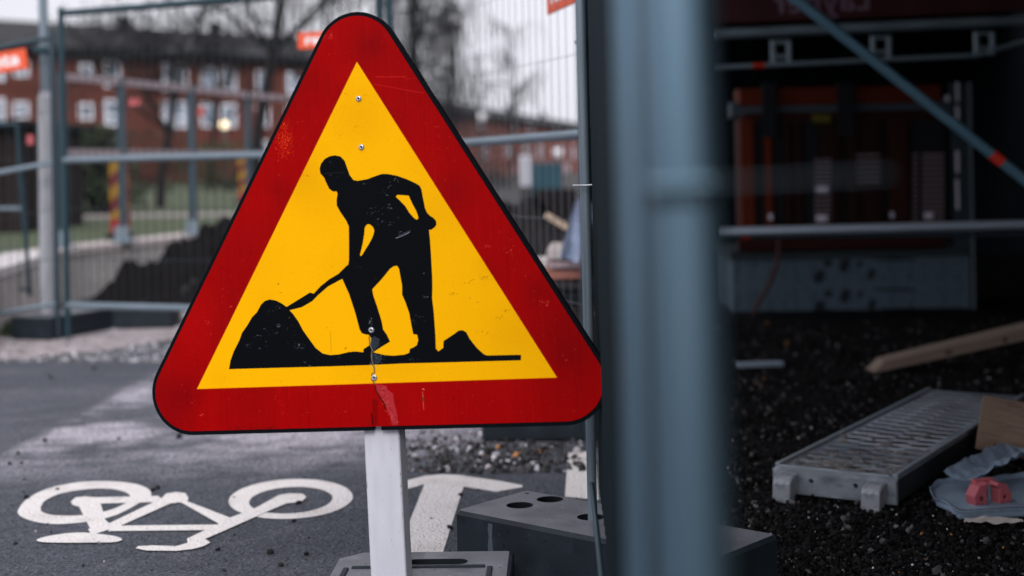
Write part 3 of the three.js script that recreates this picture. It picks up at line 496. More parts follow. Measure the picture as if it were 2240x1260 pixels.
// ------------------------------------------------------------------ lamp pole, soil heap, wall and the far fence on the left
{
  const p = at(104, 665, 8.0).setY(0), t = thing('lamp_pole', p, 'stepped pale steel lamp pole left of the fence corner', 'lamp post');
  const L = (u, v) => at(u, v, 8.0).sub(p);
  mesh('sleeve', rod(V(0, 0, 0), L(99, 215), 0.043, 20, 0.041), M.pole, t);
  mesh('collar', rod(L(99, 216), L(99, 200), 0.041, 20, 0.027), M.pole, t);
  mesh('shaft', rod(L(99, 205), L(97, 200).add(V(-0.01, 3.2, 0)), 0.026, 18, 0.022), M.galv, t);
  mesh('clamp', rbox(0.1, 0.035, 0.07, 0.006).translate(L(97, 110).x, L(97, 110).y, 0.01), M.galvTeal, t);
}
function heap(name, cx, cz, rx, rz, h, m, label, category, rough = 0.07, n = 90) {
  const g = new THREE.PlaneGeometry(2 * rx, 2 * rz, n, n).rotateX(-Math.PI / 2), p = g.attributes.position;
  for (let i = 0; i < p.count; i++) {
    const x = p.getX(i), z = p.getZ(i), d = Math.hypot(x / rx, z / rz), f = Math.max(0, 1 - d);
    p.setY(i, h * (f ** 0.85) + (f > 0 ? Math.min(1, f * 6) : 0) * rough * (fbm(x * 3.1 + cx, z * 3.1, 2, 5) + 0.35 * Math.abs(noise.noise(x * 13, z * 13, 5))) - 0.02);
  }
  g.computeVertexNormals(); const o = mesh(name, g, m); o.position.set(cx, 0, cz); return tag(o, label, category);
}
heap('soil_heap', -0.9, -10.1, 2.15, 1.5, 0.92, M.soil, 'large heap of dark soil behind the left slope of the sign', 'soil heap', 0.21, 170);
heap('soil_heap', 0.15, -9.4, 0.95, 0.9, 0.68, M.soilPale, 'smaller dark soil heap to the right of the sign, by the debris', 'soil heap', 0.14, 90);
stones('soil_clods', 900, () => { const a = rnd() * 6.28, d = rnd(); return V(-0.9 + 2.0 * d * Math.cos(a), Math.max(0, 0.9 * (1 - d) ** 0.85), -10.1 + 1.4 * d * Math.abs(Math.sin(a))); }, () => 0.012 + 0.045 * rnd() ** 3, () => grey(0.006, 0.055), 'clods of dark soil lying on the large heap', 'soil clods');

const wallLine = [[-2.75, 6.9], [-2.93, 8.15], [-3.16, 9.7], [-3.12, 10.4], [-2.6, 12.3], [-1.2, 16.5]];
{
  const h = 0.376, w = 0.3, out = [], cap = [];
  const offs = wallLine.map(([x, z], i) => { const a = wallLine[Math.max(0, i - 1)], b = wallLine[Math.min(wallLine.length - 1, i + 1)]; const d = [b[0] - a[0], b[1] - a[1]], l = Math.hypot(...d); return [x - d[1] / l * w, z + d[0] / l * w]; });
  const t = thing('retaining_wall', V(0, 0, 0), 'low pale concrete retaining wall behind the left fence', 'wall');
  for (let i = 0; i < wallLine.length - 1; i++) {
    const s = new THREE.Shape([wallLine[i], wallLine[i + 1], offs[i + 1], offs[i]].map(([x, z]) => new THREE.Vector2(x, z)));
    const lo = new THREE.ExtrudeGeometry(s, { depth: h - 0.05, bevelEnabled: false }).rotateX(-Math.PI / 2), hi = new THREE.ExtrudeGeometry(s, { depth: 0.05, bevelEnabled: true, bevelSize: 0.012, bevelThickness: 0.004, bevelSegments: 1 }).rotateX(-Math.PI / 2).translate(0, h - 0.046, 0);
    mesh('wall_segment', lo, M.concrete, t); mesh('coping', hi, i < 2 ? mat(0.62, 0.58, 0.58, 0.9) : mat(0.5, 0.44, 0.43, 0.9), t);
  }
  // lawn behind, level with the wall
  const s = new THREE.Shape(); offs.forEach(([x, z], i) => i ? s.lineTo(x, z) : s.moveTo(x, z)); s.lineTo(-0.9, 17.2); s.lineTo(-4, 90); s.lineTo(-60, 90); s.lineTo(-30, 6.9); s.closePath();
  const lg = new THREE.ShapeGeometry(s).rotateX(-Math.PI / 2).translate(0, 0.33, 0), lu = lg.attributes.uv; for (let i = 0; i < lu.count; i++) lu.setXY(i, lu.getX(i) * 0.35, lu.getY(i) * 0.35);
  struct('lawn', lg, new THREE.MeshStandardMaterial({ color: lin(0.1, 0.135, 0.055), map: asphaltTex, roughness: 1 }));
  const path2 = new THREE.PlaneGeometry(30, 1.6).rotateX(-Math.PI / 2).rotateY(-0.12).translate(-6, 0.338, -19.5); struct('footpath', path2, mat(0.25, 0.22, 0.21, 0.9));
}
{
  // open railing on the wall: square posts with bolted shoes and two flat rails
  const t = thing('wall_railing', V(-3.2, 0.376, -10.3), 'blue grey post and rail barrier standing on the low wall', 'railing');
  const L = (q) => q.sub(t.position), posts = [[140, 10.2], [268, 10.9], [421, 12.0], [545, 13.1], [660, 14.2]];
  const top = [], mid = [];
  for (const [u, Z] of posts) {
    const b = L(at(u, 400, Z).setY(0.376)), y1 = 1.265;
    mesh('post', box(0.052, y1, 0.052, b.x, y1 / 2, b.z), M.railPost, t);
    mesh('shoe', [rbox(0.15, 0.02, 0.15, 0.004, b.x, 0.012, b.z), box(0.1, 0.12, 0.03, b.x, 0.07, b.z + 0.045)], M.galv, t);
    top.push(V(b.x, y1 - 0.03, b.z + 0.035)); mid.push(V(b.x, 0.69, b.z + 0.035));
  }
  for (const l of [top, mid]) for (let i = 0; i < l.length - 1; i++) { const a = l[i], b = l[i + 1], d = b.clone().sub(a), g = box(d.length(), 0.055, 0.015); g.rotateY(Math.atan2(-d.z, d.x)).translate((a.x + b.x) / 2, (a.y + b.y) / 2 , (a.z + b.z) / 2); mesh('rail', g, mat(0.36, 0.3, 0.32, 0.7), t); }
}
// striped marker boards
const stripeTex = canvasTex(128, 512, (c, w, h) => { c.fillStyle = 'rgb(150,112,4)'; c.fillRect(0, 0, w, h); c.fillStyle = 'rgb(96,8,12)'; for (let y = -300; y < h + 300; y += 150) { c.beginPath(); c.moveTo(0, y); c.lineTo(w, y - 90); c.lineTo(w, y - 15); c.lineTo(0, y + 75); c.fill(); } c.fillStyle = 'rgb(150,8,14)'; c.fillRect(0, h - 110, w, 110); });
function marker(u, v0, v1, Z, w, label) {
  const b = at(u, v1, Z), a = at(u, v0, Z), h = a.y - b.y, t = thing('marker_board', b, label, 'marker board');
  mesh('board', rbox(w, h, 0.03, 0.008, 0, h / 2, 0), mat(0.4, 0.02, 0.02, 0.6), t); mesh('stripes', new THREE.PlaneGeometry(w * 0.96, h * 0.98).translate(0, h / 2, 0.0165), new THREE.MeshStandardMaterial({ map: stripeTex, roughness: 0.6 }), t);
  mesh('foot', rbox(w * 1.3, 0.04, 0.16, 0.01, 0, 0.02, 0), M.rubber, t);
}
marker(263, 330, 521, 11.2, 0.15, 'red and yellow striped marker board left, on the low wall');
marker(536, 330, 445, 15, 0.13, 'striped marker board close to the left slope of the sign');
// small pink red notices on the railing and mesh
for (const [u, v, Z, w, h, l] of [[293, 224, 11.0, 0.085, 0.06, 'faded red notice next to the railing post left'], [441, 244, 12.1, 0.06, 0.07, 'faded red notice right of the second railing post'], [66, 306, 8.7, 0.04, 0.06, 'tiny red notice at far left near the leaning panel']]) {
  const t = mesh('notice_plate', rbox(w, h, 0.008, 0.002), mat(0.55, 0.14, 0.15, 0.7)); t.position.copy(at(u, v, Z)); tag(t, l, 'notice');
}
// broken slabs and a grass tuft at the far left
for (const [u, v, w, h, a, l] of [[40, 690, 0.16, 0.06, 0.3, 'pale broken stone just right of the grass tuft at the left edge'], [70, 682, 0.2, 0.07, -0.2, 'largest pale broken stone, left of the foot of the lamp pole'], [20, 676, 0.15, 0.06, 0.8, 'pale broken stone behind the grass tuft at the left edge'], [110, 684, 0.12, 0.05, 1.2, 'small pale broken stone at the foot of the lamp pole'], [395, 706, 0.14, 0.09, 0.2, 'tall pale stone at the left slope of the sign, beside the spare block']]) {
  const g = new THREE.IcosahedronGeometry(1, 1), p = g.attributes.position; for (let i = 0; i < p.count; i++) { const q = V(p.getX(i), p.getY(i), p.getZ(i)); q.multiplyScalar(1 + 0.25 * noise.noise(q.x * 2 + u, q.y * 2, q.z * 2)); p.setXYZ(i, q.x * w * 0.5, q.y * h * 0.6, q.z * w * 0.4); } g.computeVertexNormals();
  const b = gnd(u, v), m = mesh('broken_stone', g, M.paleStone); m.position.set(b.x, h * 0.5, b.z); m.rotation.y = a; tag(m, l, 'stone');
}
{
  const g = []; const c = gnd(12, 735);
  for (let i = 0; i < 420; i++) { const x = rr(-0.28, 0.16), z = rr(-0.25, 0.12), h = rr(0.04, 0.13), k = new THREE.ConeGeometry(0.005, h, 3, 1, true).translate(0, h / 2, 0).rotateX(rr(-0.6, 0.6)).rotateZ(rr(-0.6, 0.6)).translate(x, 0, z); g.push(k); }
  const m = mesh('grass_tuft', g, mat(0.06, 0.09, 0.04, 1)); m.position.copy(c); m.userData.kind = 'stuff'; tag(m, 'small tuft of green grass at the left edge', 'grass');
}
// dark timber shed wall at the far left
{
  const a = at(-340, 500, 14.5), b = at(52, 500, 14.5), t = thing('timber_shed', V(a.x, 0.33, a.z), 'dark brown timber shed at the far left edge behind the fences', 'shed');
  const W = b.x - a.x, H = 1.08, n = 12;
  for (let i = 0; i < n; i++) { const v = rr(0.75, 1.2); mesh('board', box(W / n - 0.006, H, 0.025, (i + 0.5) * W / n, H / 2, rr(-0.004, 0.004)), mat(0.022 * v, 0.014 * v, 0.014 * v, 0.9), t); }
  mesh('side_wall', box(0.03, H, 2, W - 0.015, H / 2, -1.03), mat(0.018, 0.012, 0.012, 0.9), t);
  mesh('roof', box(W + 0.2, 0.05, 2.4, W / 2, H + 0.03, -1), M.eave, t);
}

// ------------------------------------------------------------------ houses far behind
function house(name, A, B, depth, base, eaveH, ridgeH, wallMat, label, wins, o = {}) {
  const d = B.clone().sub(A).setY(0), W = d.length(), ang = Math.atan2(-d.z, d.x), t = thing(name, V(A.x, base, A.z), label, 'apartment block');
  t.rotation.y = ang;
  mesh('wall', box(W, eaveH, depth, W / 2, eaveH / 2, -depth / 2), wallMat, t);
  const s = new THREE.Shape([[0.55, 0], [0.55, 0.35], [-depth / 2, ridgeH - eaveH], [-depth - 0.5, 0.35], [-depth - 0.5, 0]].map(([z, y]) => new THREE.Vector2(z, y)));
  const rg = new THREE.ExtrudeGeometry(s, { depth: W + 1, bevelEnabled: false }).rotateY(-Math.PI / 2);
  const roof = mesh('roof', rg, o.roofMat ?? M.roofTile, t); roof.position.set(W + 0.5, eaveH + 0.01, 0);
  mesh('fascia', box(W + 1.04, 0.55, 0.06, W / 2, eaveH + 0.02, 0.6), M.eave, t);  // near-black board carries the eave shadow in its colour
  for (const c of o.chimneys ?? []) mesh('chimney', box(0.7, 1.0, 0.6, c * W, ridgeH + 0.25, -depth / 2), M.eave, t);
  const inv = new THREE.Matrix4().compose(t.position, new THREE.Quaternion().setFromEuler(t.rotation), V(1, 1, 1)).invert();
  for (const [u, v, w, h] of wins) {                                  // windows given by where they are seen
    const og = V(0, EYE, 0).applyMatrix4(inv), dd = dir(u, v).transformDirection(inv), q = og.addScaledVector(dd, -og.z / dd.z);
    const ws = 1, f = new THREE.Group(); f.name = 'window'; f.position.set(q.x, q.y, 0.03); t.add(f);
    const fr = 0.19, nn = w > 1.5 ? 2 : 1;
    mesh('frame', [box(w, fr, 0.12, 0, h / 2 - fr / 2), box(w, fr, 0.12, 0, -h / 2 + fr / 2), box(fr, h - 2 * fr, 0.12, -w / 2 + fr / 2), box(fr, h - 2 * fr, 0.12, w / 2 - fr / 2), ...(nn > 1 ? [box(fr, h - 2 * fr, 0.12)] : []), ...(h > 1.7 ? [box(w - 2 * fr, fr, 0.1, 0, -h * 0.12, -0.015)] : [])], M.frameWhite, f);
    mesh('pane', box(w - 2 * fr, h - 2 * fr, 0.04, 0, 0, -0.02), rnd() < 0.45 ? M.paneDark : M.pane, f);
  }
  return t;
}
{
  const A = at(-260, 380, 86), B = at(735, 372, 109);
  const cols = [[-5, 0.9, 1.6], [45, 1.02, 1.05], [188, 1.02, 1.08], [245, 1.18, 1.75], [382, 1.95, 1.85], [456, 1.25, 1.7], [499, 1.25, 1.7], [574, 1.1, 1.6], [640, 1.1, 1.6]];
  const wins = []; for (const [u, w, h] of cols) for (const [r, y] of [[0, 160], [1, 246], [2, 333]]) if (r < 2 || u < 300 || u > 560) wins.push([u, y + (u - 200) * (r === 0 ? 0.05 : r === 1 ? 0.022 : -0.004) + (h < 1.5 && r < 2 ? -2 : 0), w, h]);
  house('apartment_block', A, B, 11, 0, 9.05, 11.6, M.brickWall, 'long dark red brick apartment block with pale windows, behind left', wins, { chimneys: [0.57, 0.79] });
  const A2 = at(880, 372, 118), B2 = at(1330, 362, 235);
  const w2 = []; for (const [u, y] of [[985, 255], [1050, 262], [1125, 268], [1160, 275], [1215, 285], [1245, 290], [1262, 296], [1000, 320], [1060, 328], [1110, 325], [1150, 328], [1180, 330], [1225, 332], [1255, 334], [1010, 385], [1075, 390], [1120, 380], [1240, 372]]) { const z = 118 + (u - 880) * 0.24; w2.push([u, y, 1.5 + (u - 880) / 500, 1.7]); }
  house('apartment_block', A2, B2, 10, 0, 6.0, 8.0, M.brickPale, 'lower pale red brick block receding on the right of the sign', w2, { chimneys: [0.2, 0.55, 0.75] });
  // link block between, mostly hidden by the sign
  house('apartment_block', at(690, 372, 135), at(905, 370, 140), 10, 0, 6.5, 8.6, M.brickWall, 'brick block hidden behind the sign, between the other two', []);
}

// ------------------------------------------------------------------ bare trees
function tree(base, o) {
  const t = thing(o.name ?? 'bare_tree', base, o.label, 'tree'), trunk = [], limb = [], twig = [];
  let count = 0;
  function grow(p, d, len, r, depth) {
    const n = depth === 0 ? 4 : 3; let q = p.clone(), dd = d.clone();
    for (let i = 0; i < n; i++) {
      const nd = dd.clone().add(V(rr(-1, 1), rr(-1, 1) + (o.up ?? 0.15), rr(-1, 1)).multiplyScalar(o.bend ?? 0.16)); if (depth >= 3 && o.droop) nd.y -= o.droop; nd.normalize();
      const nq = q.clone().addScaledVector(nd, len / n), ra = r * (1 - 0.4 * i / n), rb = r * (1 - 0.4 * (i + 1) / n);
      (depth === 0 ? trunk : depth < 3 ? limb : twig).push(rod(q, nq, ra, depth === 0 ? 9 : depth < 3 ? 5 : 3, rb));
      if (depth > 0 || i > 0) { const kids = depth < o.depth ? (depth === 0 ? o.kids0 ?? 3 : o.kids ?? 2) : 0; for (let k = 0; k < kids; k++) if (rnd() < 0.85 && count < o.max) { count++; const side = V(rr(-1, 1), rr(-0.35, 0.75), rr(-1, 1)).normalize(); grow(nq, nd.clone().multiplyScalar(o.fwd ?? 0.75).add(side).normalize(), len * rr(0.5, 0.72), Math.max(o.rmin, rb * rr(0.4, 0.6)), depth + 1); } }
      q = nq; dd = nd;
    }
  }
  grow(V(0, 0, 0), V(o.tilt ?? 0, 1, 0).normalize(), o.h, o.r, 0);
  mesh('trunk', trunk, M.bark, t); if (limb.length) mesh('limbs', limb, M.bark, t); if (twig.length) mesh('crown', twig, M.twig, t);
  return t;
}
tree(at(552, 400, 34).setY(0.3), { h: 7.0, r: 0.155, depth: 5, kids0: 5, kids: 2, max: 7500, rmin: 0.009, bend: 0.13, label: 'bare dark tree with a straight trunk, left behind the sign' });
function weeping(base, o) {                                             // birch: rising limbs with long hanging strands
  const t = thing('bare_birch', base, o.label, 'tree'), limbs = [], strands = [];
  mesh('trunk', [rod(V(0, 0, 0), V(0.1, o.h * 0.5, 0), o.r, 10, o.r * 0.7), rod(V(0.1, o.h * 0.5, 0), V(0.0, o.h, 0.1), o.r * 0.7, 8, o.r * 0.25)], M.bark, t);
  for (let i = 0; i < o.limbs; i++) {
    const y0 = o.h * rr(0.25, 0.98), a = rnd() * 6.283, L = o.spread * rr(0.35, 1) * (1.15 - 0.5 * y0 / o.h), up = rr(0.25, 0.9), r0 = rr(0.02, 0.045);
    let p = V(0.08, y0, 0.05), d = V(Math.cos(a), up, Math.sin(a)).normalize();
    for (let k = 0; k < 5; k++) {
      const q = p.clone().addScaledVector(d, L / 5); limbs.push(rod(p, q, r0 * (1 - k / 6), 4, r0 * (1 - (k + 1) / 6)));
      for (let j = 0; j < o.hang; j++) {
        let sp = p.clone().lerp(q, rnd()), sd = V(rr(-0.6, 0.6), rr(-0.4, 0.5), rr(-0.6, 0.6)); const n = 3, sl = rr(0.3, 1.6) / n, sr = rr(0.007, 0.018);
        for (let m = 0; m < n; m++) { sd.y -= 0.75; const sq = sp.clone().addScaledVector(sd.clone().normalize(), sl); strands.push(rod(sp, sq, sr, 3, sr * 0.75)); sp = sq; }
      }
      p = q; d = d.clone().add(V(rr(-0.25, 0.25), rr(-0.3, 0.1), rr(-0.25, 0.25))).normalize();
    }
  }
  mesh('limbs', limbs, M.bark, t); mesh('crown', strands, M.twig, t); return t;
}
weeping(at(905, 400, 40).setY(0.3), { h: 9, r: 0.2, limbs: 46, spread: 2.5, hang: 5, label: 'bare drooping birch above the right slope of the sign' });
weeping(at(985, 400, 46).setY(0.3), { h: 7.0, r: 0.13, limbs: 26, spread: 2.2, hang: 3, label: 'thinner bare drooping birch further right, in front of the receding block' });
weeping(at(1120, 400, 62).setY(0.3), { h: 6.8, r: 0.08, limbs: 12, spread: 3.4, hang: 3, label: 'sparse pale bare birch nearest to the post right of the sign' });
tree(at(352, 500, 24).setY(0.33), { name: 'young_tree', h: 2.6, r: 0.085, depth: 4, kids0: 3, kids: 2, max: 900, rmin: 0.007, label: 'young bare tree on the lawn left, behind the railing' });
tree(at(455, 430, 60).setY(0.3), { h: 5.0, r: 0.14, depth: 4, kids0: 3, kids: 2, max: 900, rmin: 0.014, label: 'bare tree in front of the long brick block, near the lit lamp' });
tree(at(705, 430, 55).setY(0.3), { h: 6.4, r: 0.15, depth: 4, kids0: 3, kids: 2, max: 900, rmin: 0.013, label: 'bare tree showing above the upper left slope of the sign' });
function shrub(base, w, h, n, m, label) {
  const stems = [], leaves = [];
  for (let i = 0; i < 26; i++) stems.push(rod(V(rr(-0.2, 0.2) * w, 0, rr(-0.2, 0.2)), V(rr(-0.5, 0.5) * w, h * rr(0.5, 1), rr(-0.4, 0.4) * w), 0.02, 4, 0.006));
  for (let i = 0; i < n; i++) { const a = rnd() * 6.28, k = Math.sqrt(rnd()), y = rnd(), s = rr(0.05, 0.13), g = new THREE.PlaneGeometry(s, s * 0.6).rotateX(rnd() * 6).rotateY(rnd() * 6).translate(Math.cos(a) * k * w * 0.5 * (1.1 - 0.6 * y * y), h * (0.08 + 0.92 * y), Math.sin(a) * k * w * 0.4); leaves.push(g); }
  const t = thing('shrub', base, label, 'shrub'); mesh('stem', stems, M.twig, t); mesh('foliage', leaves, m, t);
}
const leafDark = mat(0.05, 0.065, 0.04, 1), leafBrown = mat(0.06, 0.045, 0.035, 1);
shrub(at(195, 500, 21).setY(0.33), 1.5, 1.3, 2200, leafDark, 'dark green shrub behind the railing left');
shrub(at(318, 430, 46).setY(0.33), 4.5, 2.0, 1600, leafBrown, 'brownish hedge shrub below the brick block, in the middle left');
shrub(at(120, 430, 50).setY(0.33), 5, 2.3, 1600, leafBrown, 'brownish shrub at the foot of the brick block, behind the pole');
shrub(at(480, 430, 44).setY(0.33), 3.2, 1.5, 1300, leafDark, 'low green shrub left of the sign at the foot of the brick block');
shrub(at(1080, 400, 62).setY(0), 5, 2.6, 1500, leafBrown, 'brownish shrub in front of the receding block on the right');

// ------------------------------------------------------------------ street lamps
function lamp(u, v, Z, r, lit, label) {
  const q = at(u, v, Z), t = thing('street_lamp', V(q.x, 0.3, q.z), label, 'street lamp'), y = q.y - 0.3;
  mesh('pole', rod(V(0, 0, 0), V(0, y - r, 0), 0.05, 10, 0.035), M.darkTube, t);
  const g = mesh('lamp_globe', new THREE.SphereGeometry(r, 20, 14).translate(0, y, 0), lit ? new THREE.MeshStandardMaterial({ color: 0x000000, emissive: new THREE.Color(1, 0.83, 0.55), emissiveIntensity: 2.6 }) : mat(0.85, 0.85, 0.88, 0.4), t);
  mesh('lamp_cap', new THREE.CylinderGeometry(r * 0.4, r * 0.7, r * 0.35, 14).translate(0, y + r * 0.95, 0), M.darkTube, t);
  if (lit) { const l = new THREE.PointLight(new THREE.Color(1, 0.8, 0.5), 8, 30); l.position.set(0, y, 0); l.castShadow = true; l.shadow.radius = 8; t.add(l); g.castShadow = false; }
}
lamp(490, 272, 44, 0.125, true, 'lit warm globe lamp in front of the brick block, left of the sign');
lamp(1055, 255, 60, 0.2, false, 'white globe lamp near the right slope of the sign, the upper one');
lamp(1220, 334, 58, 0.2, false, 'white globe lamp in front of the receding block, the lower one');

// ------------------------------------------------------------------ site things to the right of the sign, between sign and post
{
  // teal cabinet and pale box
  let q = at(1192, 420, 26).setY(0), t = thing('site_cabinet', q, 'teal metal cabinet beyond the soil heap, right of the sign', 'cabinet');
  mesh('body', rbox(0.62, 0.62, 0.5, 0.02, 0, 0.62, 0), mat(0.022, 0.06, 0.082, 0.6), t); mesh('plinth', box(0.56, 0.3, 0.44, 0, 0.16, 0), M.concrete, t); mesh('door', [rbox(0.27, 0.54, 0.02, 0.006, -0.145, 0.62, 0.255), rbox(0.27, 0.54, 0.02, 0.006, 0.145, 0.62, 0.255)], mat(0.026, 0.07, 0.095, 0.5), t); mesh('roof', rbox(0.68, 0.04, 0.56, 0.01, 0, 0.95, 0), mat(0.08, 0.12, 0.15, 0.6), t);
  q = at(1150, 420, 25).setY(0); t = thing('switch_box', q, 'tall white box beside the teal cabinet', 'box'); mesh('plinth', box(0.18, 0.55, 0.18, 0, 0.275, 0), mat(0.05, 0.045, 0.045), t); mesh('body', rbox(0.2, 0.5, 0.2, 0.015, 0, 0.8, 0), mat(0.42, 0.42, 0.47, 0.6), t); mesh('lid', rbox(0.22, 0.03, 0.22, 0.008, 0, 1.066, 0), M.frameWhite, t);
  // dark steel trench sheet bundle
  q = at(1215, 475, 14).setY(0); t = thing('trench_box', q, 'dark rusty steel trench box above the debris right of the sign', 'trench box');
  mesh('side_plate', [rbox(0.42, 0.3, 0.03, 0.006, 0, 0.52, 0)], mat(0.02, 0.016, 0.018, 0.7), t); mesh('rear_plate', rbox(0.42, 0.3, 0.03, 0.006, 0.02, 0.52, -0.5), mat(0.02, 0.016, 0.018, 0.7), t);
  for (const s of [-1, 1]) mesh('strut', rod(V(s * 0.15, 0.55, 0), V(s * 0.15, 0.55, -0.5), 0.03, 10), mat(0.12, 0.05, 0.03, 0.7), t);
  mesh('leg', [box(0.05, 0.4, 0.05, -0.18, 0.2, -0.02), box(0.05, 0.4, 0.05, 0.18, 0.2, -0.02)], mat(0.02, 0.016, 0.018, 0.7), t);
  // stack of boards and slabs
  const items = [[1242, 640, 0.19, 0.05, mat(0.02, 0.021, 0.026), 'black slab at the bottom of the debris stack'], [1240, 614, 0.2, 0.036, mat(0.05, 0.045, 0.05), 'dark grey board second from the bottom of the debris stack'], [1242, 592, 0.19, 0.036, mat(0.42, 0.17, 0.13), 'orange brown board low in the debris stack'], [1243, 571, 0.18, 0.03, mat(0.45, 0.33, 0.35), 'pinkish pale board in the middle of the debris stack'], [1240, 548, 0.16, 0.045, mat(0.62, 0.55, 0.53), 'wide pale slab near the top of the debris stack']];
  let y = 0.0;
  const Zs = 6.4;
  for (const [u, v, w, h, m, label] of items) { const p = at(u, v, Zs), b = mesh('board', rbox(w, h, 0.55, 0.006), m); b.position.copy(p); b.rotation.y = rr(-0.12, 0.12); b.rotation.z = rr(-0.03, 0.06); tag(b, label, 'board'); }
  const base = at(1242, 650, Zs), pl = mesh('pallet', [0, 1, 2].map((k) => rbox(0.07, base.y - 0.02, 0.5, 0.005, (k - 1) * 0.075, base.y / 2, 0)), mat(0.05, 0.04, 0.04)); pl.position.set(base.x, 0, base.z); tag(pl, 'dark timber blocks under the debris stack', 'timber');
  const m1 = mesh('broken_slab', rbox(0.13, 0.045, 0.2, 0.01), mat(0.6, 0.55, 0.54)); m1.position.copy(at(1195, 573, 6.6)); m1.rotation.z = 0.1; tag(m1, 'pale broken slab lying against the soil heap right of the sign', 'slab');
  const pk = mesh('timber_offcut', rbox(0.19, 0.03, 0.1, 0.004), mat(0.62, 0.48, 0.36)); pk.position.copy(at(1232, 492, 6.6)); pk.rotation.z = -0.55; tag(pk, 'sloping pale timber offcut on top of the debris', 'timber');
  // draped pale blue sheet
  const g = new THREE.PlaneGeometry(0.1, 0.26, 14, 24), p = g.attributes.position; for (let i = 0; i < p.count; i++) p.setZ(i, 0.02 * Math.sin(p.getX(i) * 80 + p.getY(i) * 9) + 0.02 * noise.noise(p.getX(i) * 20, p.getY(i) * 12, 1)); g.computeVertexNormals();
  const sh = mesh('plastic_sheet', g, mat(0.42, 0.5, 0.68, 0.5, 0, { side: THREE.DoubleSide })); sh.position.copy(at(1266, 505, 6.0)); sh.rotation.z = -0.3; tag(sh, 'pale blue plastic sheet hanging over the debris by the post', 'plastic sheet');
  const pp = at(1276, 600, 6.0), pp2 = at(1277, 410, 6.0), po = mesh('marker_stake', rod(V(pp2.x, 0, pp2.z), pp2, 0.013, 10), mat(0.6, 0.33, 0.38, 0.6)); tag(po, 'thin faded pink stake behind the post right of the sign', 'stake');
}

